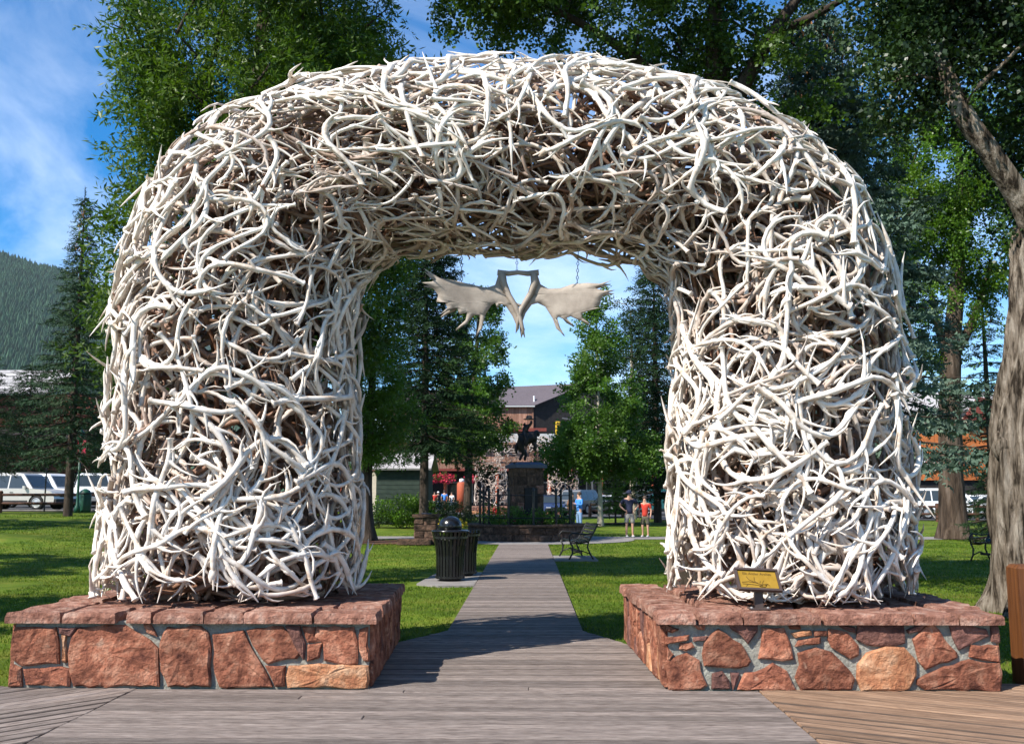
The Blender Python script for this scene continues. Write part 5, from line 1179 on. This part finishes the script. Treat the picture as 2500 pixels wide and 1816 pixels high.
# ------------------------------------------------------------------ cars
def car(label, loc, rz, paint, kind='suv', group='cars parked around the square', rack=False, L=4.8, low=None):
    root = empty('parked_car', loc, rz, label=label, cat='car', group=group); h = {'suv': 1.82, 'car': 1.45, 'pickup': 1.85}[kind]; W = .93; hl = L / 2; belt = h * .56
    if kind == 'suv': roof = [(-hl + .02, belt), (-hl + .22, h - .08), (-hl + .5, h), (.35, h), (.62, h - .05), (1.25, belt + .04)]
    elif kind == 'pickup': roof = [(-.55, belt), (-.45, h - .06), (-.2, h), (.55, h), (.75, h - .05), (1.2, belt + .04)]
    else: roof = [(-hl + .5, belt), (-hl + 1.1, h - .05), (-hl + 1.5, h), (.1, h), (.45, h - .05), (1.1, belt + .04)]
    lower = [(-hl, .38), (-hl, belt - .05), (-hl + .06, belt), (1.2, belt + .03), (hl - .25, belt - .08), (hl - .05, belt - .22), (hl, .55), (hl - .03, .36)]
    # lower body with cut wheel arches
    def arc(cx, r, n=7): return [(cx + r * math.cos(math.pi * i / n), .36 + r * .98 * math.sin(math.pi * i / n)) for i in range(n + 1)]
    fw, rw = hl - .95, -hl + 1.0
    prof = lower + arc(fw, .42) + arc(rw, .42)
    mb = MB(); n = len(prof); v = []
    for s in (-1, 1):
        for p in prof: v.append((p[0], s * W * (1 - .05 * max(0, (.55 - abs(p[1] - .75)) < 0)), p[1]))
    me_f = [tuple(range(n)), tuple(range(2 * n - 1, n - 1, -1))] + [(i, i + n, (i + 1) % n + n, (i + 1) % n) for i in range(n)]
    mb.add(v, me_f); mb.build('body', M[paint], root)
    mb = MB(); m = len(roof); v = []
    ti = lambda z: W - .03 - .20 * (z - belt) / (h - belt)
    for s in (-1, 1):
        for p in roof: v.append((p[0], s * ti(p[1]), p[1]))
    mb.add(v, [tuple(range(m)), tuple(range(2 * m - 1, m - 1, -1))] + [(i, i + m, (i + 1) % m + m, (i + 1) % m) for i in range(m)]); mb.build('cabin', M[paint], root)
    z0, z1 = belt + .05, h - .13
    xr = roof[0][0] + .14; xf = roof[-1][0] - .22; xt0 = roof[1][0] + .10; xt1 = roof[-2][0] - .10
    nwin = 3 if kind == 'suv' else 2
    for s in (-1, 1):
        for k in range(nwin):
            a0 = xr + (xf - xr) * k / nwin + .04; a1 = xr + (xf - xr) * (k + 1) / nwin - .03; b0 = max(xt0 + (xt1 - xt0) * k / nwin + .04, a0 if k else 0 + a0 * 0 + xt0); b1 = xt0 + (xt1 - xt0) * (k + 1) / nwin - .03
            if k: b0 = a0 if a0 < xt1 else b0
            if k < nwin - 1: b1 = a1
            if k: b0 = a0
            q = [(a0, z0), (a1, z0), (b1, z1), (b0, z1)]; mb = MB()
            mb.add([(x_, s * (ti(z_) + .006), z_) for x_, z_ in q] + [(x_, s * (ti(z_) - .02), z_) for x_, z_ in q], [(0, 1, 2, 3), (0, 1, 5, 4), (1, 2, 6, 5), (2, 3, 7, 6), (3, 0, 4, 7)]); mb.build('side_window', M['glass'], root)
        mb = MB(); mb.box((roof[-1][0] - .35, s * (W + .09), belt + .10), (.12, .16, .13)); mb.build('wing_mirror', M[paint], root)
        mb = MB(); mb.box((-.0, s * W, .44), (fw - rw - .9, .03, .10)); mb.build('side_trim', M['trim'], root)
        mb = MB(); mb.box((.15, s * (W + .012), belt - .14), (.16, .02, .03)); mb.build('door_handle', M['trim'], root)
        mb = MB(); mb.box((hl - .08, s * .70, belt - .26), (.16, .30, .15)); mb.build('headlight', M['lamp_glass'], root)
        mb = MB(); mb.box((-hl + .01, s * .80, belt - .16), (.06, .16, .26)); mb.build('tail_light', M['red_light'], root)
        for wx in (fw, rw):
            mb = MB(); mb.lathe([(.25, -.11), (.35, -.10), (.36, -.05), (.36, .05), (.35, .10), (.25, .11)], (wx, s * (W - .13), .36), 20, 'Y'); w_ = mb.build('wheel', M['tyre'], root, True)
            mb = MB(); mb.lathe([(.24, .0), (.24, s * .01), (.21, s * .015), (.20, -s * .005), (.05, s * .012)], (wx, s * (W - .018), .36), 20, 'Y'); mb.build('rim', M['rim'], w_)
    for (a, b_) in ((roof[-1], roof[-2]), (roof[0], roof[1])):
        mb = MB(); dx = .012 if a[0] > 0 else -.012; q = [(a[0] * .93 + b_[0] * .07 + dx, a[1] * .9 + b_[1] * .1), (a[0] * .1 + b_[0] * .9 + dx, a[1] * .1 + b_[1] * .9)]
        v = [(q[0][0], -ti(q[0][1]) + .08, q[0][1]), (q[0][0], ti(q[0][1]) - .08, q[0][1]), (q[1][0], ti(q[1][1]) - .06, q[1][1]), (q[1][0], -ti(q[1][1]) + .06, q[1][1])]
        mb.add(v + [(x_ - dx * 2, y_, z_) for x_, y_, z_ in v], [(0, 1, 2, 3), (4, 5, 6, 7), (0, 1, 5, 4), (2, 3, 7, 6)]); mb.build('windscreen' if a[0] > 0 else 'rear_window', M['glass'], root)
    for x_, n_ in ((hl + .02, 'front_bumper'), (-hl - .02, 'rear_bumper')):
        mb = MB(); mb.box((x_, 0, .46), (.14, 1.8, .2)); mb.build(n_, M['trim'] if paint not in ('white',) else M['silver'], root)
    mb = MB(); mb.box((hl + .005, 0, belt - .28), (.05, .85, .16)); mb.build('grille', M['trim'], root)
    mb = MB(); mb.box((-hl - .02, 0, .72), (.03, .34, .12)); mb.build('licence_plate', M['white'], root)
    mb = MB(); mb.box((0, 0, .36), (L - .4, 1.6, .16)); mb.build('underbody', M['trim'], root)
    if rack:
        for s in (-1, 1):
            mb = MB(); mb.tube([(-1.5, s * .6, h - .01), (-1.4, s * .6, h + .06), (.1, s * .6, h + .06), (.25, s * .6, h - .01)], .018, 5); mb.build('roof_rail', M['trim'], root)
    return root
car('champagne silver SUV in front at the far left edge, behind the rail fence', gp(50, 49.6), R(-8), 'silver', 'suv', L=4.9, rack=True)
car('large white SUV behind the silver one on the left', gp(118, 54), R(-14), 'white', 'suv', L=5.3, rack=True)
car('white pickup truck partly hidden by the lamp post on the left', gp(222, 55), R(-62), 'white', 'pickup', L=5.2)
car('grey wagon parked behind the white pickup, next to the left antler leg', gp(262, 63), R(-150), 'silver', 'suv', L=4.8)
car('white SUV parked beyond the fence right of the right antler leg', gp(2310, 61), R(0), 'white', 'suv', L=5.0)
car('white car behind the dark bush on the far right', gp(2420, 66), R(10), 'white', 'car', L=4.6)
car('grey hatchback with red tail light right of the blue jacketed person', gp(1425, 76), R(60), 'grey_car', 'suv', L=4.4)
car('white sedan behind the aspen trunk', gp(1478, 79), R(20), 'white', 'car', L=4.5)
car('black SUV with red light behind the man in navy', gp(1552, 74), R(160), 'dark_car', 'suv', L=4.8)
car('teal pickup near the right antler leg', gp(1612, 72), R(200), 'teal_car', 'pickup', L=5.0)
car('dark blue car parked just right of the pedestal', gp(1334, 70), R(-70), 'navy_car', 'car', L=4.5)

# ------------------------------------------------------------------ fences, lamps, poles
def railfence(label, p0, p1, n, h=.95):
    a = Vector(p0); b = Vector(p1); root = empty('rail_fence', a, label=label, cat='fence', group='brown rail fences along the kerb')
    for i in range(n + 1):
        p = a.lerp(b, i / n); p.z = H(p.x, p.y); mb = MB(); mb.lathe([(.11, -.1), (.11, h), (.07, h + .04)], p - a, 10); mb.build('post', M['fence_brown'], root)
        if i < n:
            q = a.lerp(b, (i + 1) / n); q.z = H(q.x, q.y)
            for z in (.40, .80):
                mb = MB(); mb.tube([p - a + Vector((0, 0, z)), q - a + Vector((0, 0, z))], .065, 7); mb.build('rail', M['fence_brown'], root)
railfence('brown rail fence in front of the parked cars on the left', (-31, 46.5, H(-31, 46.5)), (X(330, 46.5), 46.5, H(X(330, 46.5), 46.5)), 4)
railfence('brown rail fence in front of the white SUV on the right', (X(2190, 56), 56, .2), (X(2480, 56), 56, .2), 3)
railfence('low brown rail fence behind the aspen, right of the statue', (X(1440, 66), 66, .2), (X(1600, 66), 66, .2), 2, .7)
mb = MB(); mb.box((0, 0, 0), (16, .16, .13)); o = mb.build('kerb', M['concrete'], None, False, (-24, 48.2, .86)); tag(o, kind='structure')
lp = empty('lamp_post', gp(190, 45.5), label='slim dark green lamp post beside the spruce trunk on the left', cat='lamp post')
mb = MB(); mb.lathe([(.13, 0), (.13, .25), (.07, .35), (.055, 1.0), (.045, 3.2)], n=10); mb.build('shaft', M['lamp_green'], lp, True)
mb = MB(); mb.lathe([(.05, 3.2), (.16, 3.35), (.18, 3.6), (.05, 3.8), (.02, 3.9)], n=10); mb.build('lantern', M['lamp_green'], lp, True)
sp_ = empty('parking_sign', gp(110, 47), label='thin black sign pole standing in front of the parked SUVs', cat='sign pole')
mb = MB(); mb.tube([(0, 0, 0), (0, 0, 2.5)], .035, 8); mb.build('pole', M['iron'], sp_)
mb = MB(); mb.box((0, -.02, 2.42), (.3, .02, .1)); mb.build('sign_plate', M['trim'], sp_)
lb = empty('litter_barrel', gp(208, 46), label='dark green round litter barrel by the lamp post on the left', cat='litter bin')
mb = MB(); mb.lathe([(.26, 0), (.28, .1), (.28, .85), (.2, 1.0), (.05, 1.08)], n=14); mb.build('barrel', M['lamp_green'], lb, True)
mb = MB(); mb.lathe([(.285, .83), (.295, .84), (.295, .88), (.285, .89)], n=14); mb.build('lid_band', M['iron'], lb)

# ------------------------------------------------------------------ far antler arch
far = empty('antler_arch', (X(1283, 76), 76, .2), label='distant grey antler arch on the far side of the square behind the statue', cat='antler arch')
FP = [antler(300 + i, 4, 7, 2, 1.0) for i in range(6)]; fr = random.Random(8); acc = Acc(); k_ = 1.0
cx_ = X(1283, 76) + .1
for W, F, ti_, *_r2 in arch_antlers(FP, [(0.0, 24, .14, .3), (-.15, 14, .2, .6)], fr):
    acc.add(W - np.array([float(ctr[:, 0].mean()), AY, 0]), F, min(1, ti_ + .2))
o = link('antler', acc.mesh('antler', M['antler'], True), far); o['kind'] = 'stuff'
for s in (-1, 1):
    mb = MB(); root = empty('masonry_plinth', (cx_ + s * 2.75, 76, .2), label='low stone base under the %s leg of the distant antler arch' % ('left' if s < 0 else 'right'), cat='stone base', group='stone bases of the distant arch')
    mb.box((0, 0, .25), (2.7, 2.7, .5)); mb.build('mortar_core', M['mortar'], root)
    for c in voronoi(2.7, .5, 12, fr, 1, .03, -1.35, 0): stone('stone', c, .05, Vector((0, -1.35, 0)), Vector((1, 0, 0)), Vector((0, 0, 1)), Vector((0, -1, 0)), pick(fr), root, fr, .3, .01)
    mb = MB(); mb.box((0, 0, .55), (2.8, 2.8, .1)); mb.build('coping', M['stone_cap'], root)

# ------------------------------------------------------------------ buildings
# dark brown gabled hall in the centre
Y0 = 108.0
g = lambda px, py, Y=Y0: P(px, py, Y)
bl = empty('gabled_building', (X(1300, Y0), Y0, .2), label='large dark brown gabled building with a mauve roof beyond the square, centre', cat='building'); bo = Vector(bl.location)
cor = g(1300, 990); wl0 = g(1120, 990); eave = cor.z
def quadmesh(name, pts, m, par, off, th=.15):
    p = [Vector(q) for q in pts]; n = (p[1] - p[0]).cross(p[2] - p[0]).normalized() * th; mb = MB(); k = len(p)
    mb.add([q - off for q in p] + [q + n - off for q in p], [tuple(range(k)), tuple(range(2 * k - 1, k - 1, -1))] + [(i, i + k, (i + 1) % k + k, (i + 1) % k) for i in range(k)]); return mb.build(name, m, par)
D1 = Y0 + 12
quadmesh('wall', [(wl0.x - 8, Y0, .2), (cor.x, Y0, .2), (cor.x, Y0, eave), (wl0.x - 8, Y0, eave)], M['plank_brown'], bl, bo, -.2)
nb_ = 18
for i in range(nb_):
    xa = wl0.x - 2 + (cor.x - wl0.x + 2) * i / nb_; xb = wl0.x - 2 + (cor.x - wl0.x + 2) * (i + 1) / nb_ - .03
    mb = MB(); mb.box(((xa + xb) / 2 - bo.x, -.08, (eave + 5.2) / 2 - bo.z + .0), (xb - xa, .06 + .03 * (i % 2), eave - 5.2)); mb.build('plank', M['plank_brown'], bl)
ridge = P(1395, 938, Y0 + 9); 
gx1 = X(1500, Y0)
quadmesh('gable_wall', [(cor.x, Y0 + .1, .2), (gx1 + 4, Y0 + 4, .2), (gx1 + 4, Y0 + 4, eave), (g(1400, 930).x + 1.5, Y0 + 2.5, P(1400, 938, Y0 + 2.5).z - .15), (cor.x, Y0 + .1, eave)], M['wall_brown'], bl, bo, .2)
rz1 = P(1400, 940, Y0 + 2.5)
quadmesh('roof', [(wl0.x - 9, Y0 - .5, eave - .1), (cor.x + .25, Y0 - .5, eave - .1), (g(1400, 930).x + 1.8, Y0 + 2.3, P(1400, 938, Y0 + 2.5).z), (wl0.x - 9, Y0 + 2.5, P(1375, 940, Y0 + 2.5).z - .9)], M['roof_mauve'], bl, bo, .12)
mb = MB(); mb.box(((wl0.x + cor.x) / 2 - bo.x - 2, -.55, eave - bo.z - .12), (cor.x - wl0.x + 4.5, .1, .14)); mb.build('eave_board', M['silver'], bl)
mb = MB(); mb.box((cor.x - bo.x + .03, -.1, (eave + .2) / 2 - bo.z), (.14, .2, eave - .2)); mb.build('corner_board', M['plank_brown'], bl)
q = g(1304, 978); mb = MB(); mb.lathe([(.09, -.6), (.09, .4), (.12, .42), (.1, .5)], q - bo, 8); mb.build('vent_pipe', M['white'], bl)
zz = g(1300, 1050).z; mb = MB(); mb.box(((wl0.x + cor.x) / 2 - bo.x, -.5, zz - bo.z), (cor.x - wl0.x + 3, .9, .35)); mb.build('red_fascia', M['wall_red'], bl)
mb = MB(); mb.box(((wl0.x + cor.x) / 2 + 5 - bo.x, -1.0, zz - bo.z - .9), (34, .3, .9)); mb.build('white_fascia', M['silver'], bl)
zt = g(1240, 1065, 100).z
# storefront row below
sb = empty('storefront_row', (0, 99, .2), label='low dark storefront row with red timber porch across the far street', cat='building'); 
mb = MB(); mb.box((6, 2, 2.0), (52, 4, 4.0)); mb.build('wall', M['wall_brown'], sb)
mb = MB(); mb.box((6, -1.4, 3.85), (53, 3.0, .22)); mb.build('porch_roof', M['wall_red'], sb)
for i in range(11):
    mb = MB(); mb.box((-18 + i * 5, -2.5, 1.9), (.3, .3, 3.8)); mb.build('porch_post', M['red_pillar'], sb)
    mb = MB(); mb.box((-16 + i * 4.6, -.06, 1.7), (2.6, .1, 2.0)); f = mb.build('window', M['wall_cream'], sb); mb = MB(); mb.box((-16 + i * 4.6, -.13, 1.7), (2.4, .05, 1.8)); mb.build('pane', M['dark_void'], f)
for k, px in enumerate((1060, 1078, 1096, 1150)):
    c = P(px, 1168, 96); leafy('hanging_basket', ['basket of red flowers hanging on the porch, leftmost', 'basket of pink flowers hanging second on the porch', 'basket of red flowers hanging third on the porch', 'basket of red flowers right of the orange pillar'][k], 'flower basket', (c.x, 95.5, c.z - .3), .55, .4, .35, 25, 'aspen', 90 + k, .8, ('flower_red', 60, 1.5), group='hanging flower baskets')
op = empty('timber_pillar', gp(1127, 84), label='thick orange-red timber pillar left of the distant antler arch', cat='pillar')
mb = MB(); mb.lathe([(.40, .3), (.40, 2.35), (.3, 2.5)], n=14); mb.build('column', M['red_pillar'], op, True); mb = MB(); mb.lathe([(.22, 2.5), (.2, 2.75), (.05, 2.8)], n=12); mb.build('cap', M['white'], op, True)
mb = MB(); mb.box((0, 0, .15), (.9, .9, .3)); mb.build('foot', M['wall_red'], op)
# green shed
Y1 = 52; x0, x1 = X(918, Y1), X(1040, Y1); zE = P(960, 1150, Y1).z
sh = empty('garden_shed', ((x0 + x1) / 2, Y1, .15), label='dark green clapboard shed with a shingle roof through the arch on the left', cat='shed'); W_ = x1 - x0
mb = MB(); mb.box((0, 1.8, zE / 2), (W_, 3.6, zE)); mb.build('wall', M['wall_green'], sh)
for i in range(int(zE / .22)):
    mb = MB(); mb.box((0, -.03, .11 + i * .22), (W_ - .02, .05, .20), rot=Matrix.Rotation(R(5), 3, 'X')); mb.build('clapboard', M['wall_green'], sh)
mb = MB(); mb.box((-W_ / 2 - .12, .2, zE / 2 - .1), (.32, .3, zE - .2)); mb.build('corner_trim', M['wall_cream'], sh)
zR = P(960, 1125, Y1 + 1.8).z
quadmesh('roof', [(-W_ / 2 - .3, -.4, zE - .1), (W_ / 2 + .3, -.4, zE - .1), (W_ / 2 + .3, 1.8, zR + .2), (-W_ / 2 - .3, 1.8, zR + .2)], M['roof_grey'], sh, Vector((0, 0, 0)), .1)
quadmesh('roof', [(-W_ / 2 - .3, 4.0, zE - .1), (W_ / 2 + .3, 4.0, zE - .1), (W_ / 2 + .3, 1.8, zR + .2), (-W_ / 2 - .3, 1.8, zR + .2)], M['roof_grey'], sh, Vector((0, 0, 0)), -.1)
# shrubs and yellow flowers
for k, (px, Y, r, hh, kd) in enumerate(((925, 48, .8, .5, 'dark'), (980, 48, 1.05, .75, 'bright'), (1018, 48.5, .8, .62, 'bright'), (1052, 49, .8, .6, 'dark'), (1085, 49, 1.0, .6, 'dark'), (1118, 49.5, .8, .55, 'dark'))):
    leafy('shrub', ['dark low shrub left before the green shed', 'bright green round shrub before the green shed', 'smaller bright green shrub right of the round one', 'dark shrub beside the spruce trunk', 'dark wide shrub behind the yellow flowers', 'dark shrub next to the orange pillar'][k], 'shrub', gp(px, Y), r, .6, hh, 260, kd, 110 + k, .9, group='shrubs in front of the shed')
leafy('yellow_flowers', 'bed of yellow flowers below the dark shrubs', 'flower bed', gp(1093, 47), 1.0, .4, .2, 60, 'bright', 120, .6, ('flower_yellow', 90, 1.1))
tr_ = None
# traffic light
tl = empty('traffic_light', (X(1372, 82), 82, .2), label='yellow traffic light showing between the aspen leaves', cat='traffic light')
c = P(1372, 1048, 82) - Vector(tl.location)
for (dx, hh) in ((-.35, .1), (0.15, -.5)):
    mb = MB(); mb.box(c + Vector((dx, 0, hh)), (.38, .3, 1.1)); f = mb.build('signal_head', flat('signal_yellow', (.65, .42, .02)), tl)
    for j in range(3):
        mb = MB(); mb.lathe([(.12, 0), (.12, -.12), (.09, -.12)], c + Vector((dx, -.15, hh + .35 - .35 * j)), 10, 'Y'); mb.build('visor', M['sign_gold'], f)
mb = MB(); mb.tube([(2.5, 0, 0), (2.5, 0, 7.0), (2.3, 0, 7.3), (c.x, 0, c.z + .9)], .09, 8); mb.build('mast_arm', M['steel'], tl)
# left building with pale roof
Y2 = 74; lbz = P(0, 965, Y2).z
lbd = empty('lodge_building', (X(120, Y2), Y2, .9), label='red-brown building with a pale shingle roof behind the cars on the left', cat='building'); lo_ = Vector(lbd.location)
xa, xb = X(-160, Y2), X(420, Y2)
quadmesh('wall', [(xa, Y2, .5), (xb, Y2, .5), (xb, Y2, lbz), (xa, Y2, lbz)], M['wall_red'], lbd, lo_, -.3)
xr_ = X(120, Y2)
zr2 = P(0, 905, Y2 + 5).z
for i in range(7):
    t0, t1 = i / 7, (i + 1) / 7
    quadmesh('shingle_course', [(xa, Y2 - 1 + 6 * t0, lbz + (zr2 - lbz) * t0 + .02), (xr_, Y2 - 1 + 6 * t0, lbz + (zr2 - lbz) * t0 + .02), (xr_ - .5, Y2 - 1 + 6 * t1, lbz + (zr2 - lbz) * t1 - .03), (xa, Y2 - 1 + 6 * t1, lbz + (zr2 - lbz) * t1 - .03)], M['roof_grey'], lbd, lo_, .08)
for i in range(6):
    xw = xa + 2 + i * 2.9; mb = MB(); mb.box((xw - lo_.x, -.06, 1.7), (1.3, .1, 1.3)); f = mb.build('window', M['wall_cream'], lbd); mb = MB(); mb.box((xw - lo_.x, -.13, 1.7), (1.1, .04, 1.1)); mb.build('pane', M['dark_void'], f)
quadmesh('porch_roof', [(xa, Y2 - 3, P(0, 1080, Y2).z), (xb, Y2 - 3, P(0, 1080, Y2).z), (xb, Y2, P(0, 1050, Y2).z), (xa, Y2, P(0, 1050, Y2).z)], M['wall_brown'], lbd, lo_, .15)
# banner
c = P(200, 1090, 60); mb = MB(); mb.box((0, 0, 0), (.5, .06, .8)); o = mb.build('street_banner', M['flower_red'], None, False, c); tag(o, 'small pink street banner among the dark trees on the left', 'banner')
# orange building right
Y3 = 82; ob = empty('orange_building', (X(2290, Y3), Y3, .2), label='orange timber-fronted shop with red and white bulb lettering at the right', cat='building'); oo = Vector(ob.location)
zt3 = P(2290, 1042, Y3).z; zb3 = P(2290, 1172, Y3).z
i = 0; x = X(2150, Y3)
while x < X(2480, Y3):
    mb = MB(); mb.box((x - oo.x + .28, 0 + .02 * (i % 2), (zt3 + zb3) / 2 - oo.z), (.55, .2, zt3 - zb3)); mb.build('board', M['wall_orange'], ob); x += .57; i += 1
mb = MB(); mb.box((0, 2.2, 3.6), (13, 4, 7.0)); mb.build('wall', M['wall_brown'], ob)
mb = MB(); mb.box((0, 1.0, zt3 - oo.z + .75), (13, 2, 1.3)); mb.build('upper_wall', M['wall_cream'], ob)
quadmesh('roof', [(-6.8, -.3, P(2290, 1005, Y3).z - oo.z), (6.8, -.3, P(2290, 1005, Y3).z - oo.z), (6.8, 4, P(2290, 950, Y3).z - oo.z), (-6.8, 4, P(2290, 950, Y3).z - oo.z)], M['roof_grey'], ob, Vector((0, 0, 0)), .15)
quadmesh('red_gable', [(X(2350, Y3) - oo.x, -.6, P(0, 1030, Y3).z - oo.z), (X(2480, Y3) - oo.x, -.6, P(0, 1030, Y3).z - oo.z), (X(2480, Y3) - oo.x, -.6, P(0, 990, Y3).z - oo.z), (X(2390, Y3) - oo.x, -.6, P(0, 975, Y3).z - oo.z)], M['wall_red'], ob, Vector((0, 0, 0)), .3)
for ch, px in (('A', 2214), ('R', 2250)):
    cu = bpy.data.curves.new('letter', 'FONT'); cu.body = ch; cu.size = 2.1; cu.extrude = .05; cu.offset = .04; t = bpy.data.objects.new('tmp', cu); C.objects.link(t)
    dg = bpy.context.evaluated_depsgraph_get(); tm = bpy.data.meshes.new_from_object(t.evaluated_get(dg)); bpy.data.objects.remove(t); tm.materials.clear(); tm.materials.append(M['cloth_white'])
    p = P(px - 12, 1147, Y3 - .25) - oo; l = link('letter', tm, ob); l.matrix_local = Matrix.Translation(p) @ Matrix.Rotation(R(90), 4, 'X')
    mb = MB()
    lr = random.Random(2)
    me_ = tm
    for v in list(me_.vertices)[::2]:
        if v.co.z > .04: mb.box(p + Vector((v.co.x, -.09, v.co.y)), (.09, .05, .09))
    if mb.v: mb.build('bulbs', M['flower_red'], ob)
p = P(2290, 1135, Y3 - .2) - oo; mb = MB(); mb.box(p, (1.1, .1, .9)); f = mb.build('poster_board', M['wall_cream'], ob)
for j in range(4): mb = MB(); mb.box(p + Vector((-.1, -.07, .3 - .17 * j)), (.7, .03, .05)); mb.build('poster_line', M['cloth_red'], f)
for k in range(5):
    mb = MB(); mb.lathe([(.13, .2), (.13, 3)], (-6 + 3 * k, -2, 0), 8); mb.build('porch_post', M['fence_brown'], ob)
# ornament tree with red-brown leaves before it
# ------------------------------------------------------------------ hill with forest
def hz(x, y):
    # ridge rising to the left, in metres
    t = np.clip((y - 950) / 1050, 0, 1)
    px = 1290 + x * FPX / y
    prof = np.interp(px, [-1500, -400, 0, 100, 200, 330, 500, 900], [430, 520, 612, 640, 690, 770, 900, 1209])
    top = (1209 - prof) / FPX * 2000
    return top * t ** .8 + 6 * np.sin(x * .02) * t - 1
hx = np.linspace(-2500, -60, 80); hy = np.concatenate([np.linspace(950, 2000, 30), np.linspace(2100, 3200, 6)])
GX, GY = np.meshgrid(hx, hy); GZ = hz(GX, np.minimum(GY, 2000)); GZ[-1] = -5
V = np.stack([GX, GY, GZ], -1).reshape(-1, 3); nxg = len(hx)
F = np.array([(j * nxg + i, j * nxg + i + 1, (j + 1) * nxg + i + 1, (j + 1) * nxg + i) for j in range(len(hy) - 1) for i in range(nxg - 1)])
tag(link('hill', mesh_np('hill', V, F, M['hill'], True)), kind='structure')
rg = np.random.default_rng(4); n = 18000; y = 1050 + 960 * rg.random(n) ** .8; px = rg.uniform(-420, 480, n); x = (px - 1290) * y / FPX
z = hz(x, y) - 1; h = rg.uniform(7, 15, n); r = h * .30; Vs = []; 
a = np.arange(4) * 2 * math.pi / 4
ring = np.stack([x[:, None] + r[:, None] * np.cos(a), y[:, None] + r[:, None] * np.sin(a), np.repeat(z[:, None], 4, 1)], -1); ap = np.stack([x, y, z + h], -1)[:, None, :]
V = np.concatenate([ring, ap], 1).reshape(-1, 3); base_i = (np.arange(n) * 5)[:, None, None]; tri = np.array([[i, (i + 1) % 4, 4] for i in range(4)])[None]
F = (base_i + tri).reshape(-1, 3)
o = link('hill_forest', mesh_np('hill_forest', V, F, M['forest'], False, {'tint': np.repeat(rg.random(n), 5)})); tag(o, 'far conifer forest covering the mountain slope on the left', 'forest', kind='stuff')

# ------------------------------------------------------------------ air
mb = MB(); mb.box((0, 1650, 348), (6400, 4100, 702)); me_h = mb
hm = bpy.data.materials.new('pale_air'); hm.use_nodes = True; hm.node_tree.nodes.clear()
ho_ = hm.node_tree.nodes.new('ShaderNodeOutputMaterial'); hv_ = hm.node_tree.nodes.new('ShaderNodeVolumePrincipled')
hv_.inputs['Color'].default_value = (.75, .85, 1, 1); hv_.inputs['Density'].default_value = 0.00004; hv_.inputs['Anisotropy'].default_value = 0.0
hm.node_tree.links.new(hv_.outputs[0], ho_.inputs['Volume'])
tag(mb.build('haze', hm), kind='stuff')
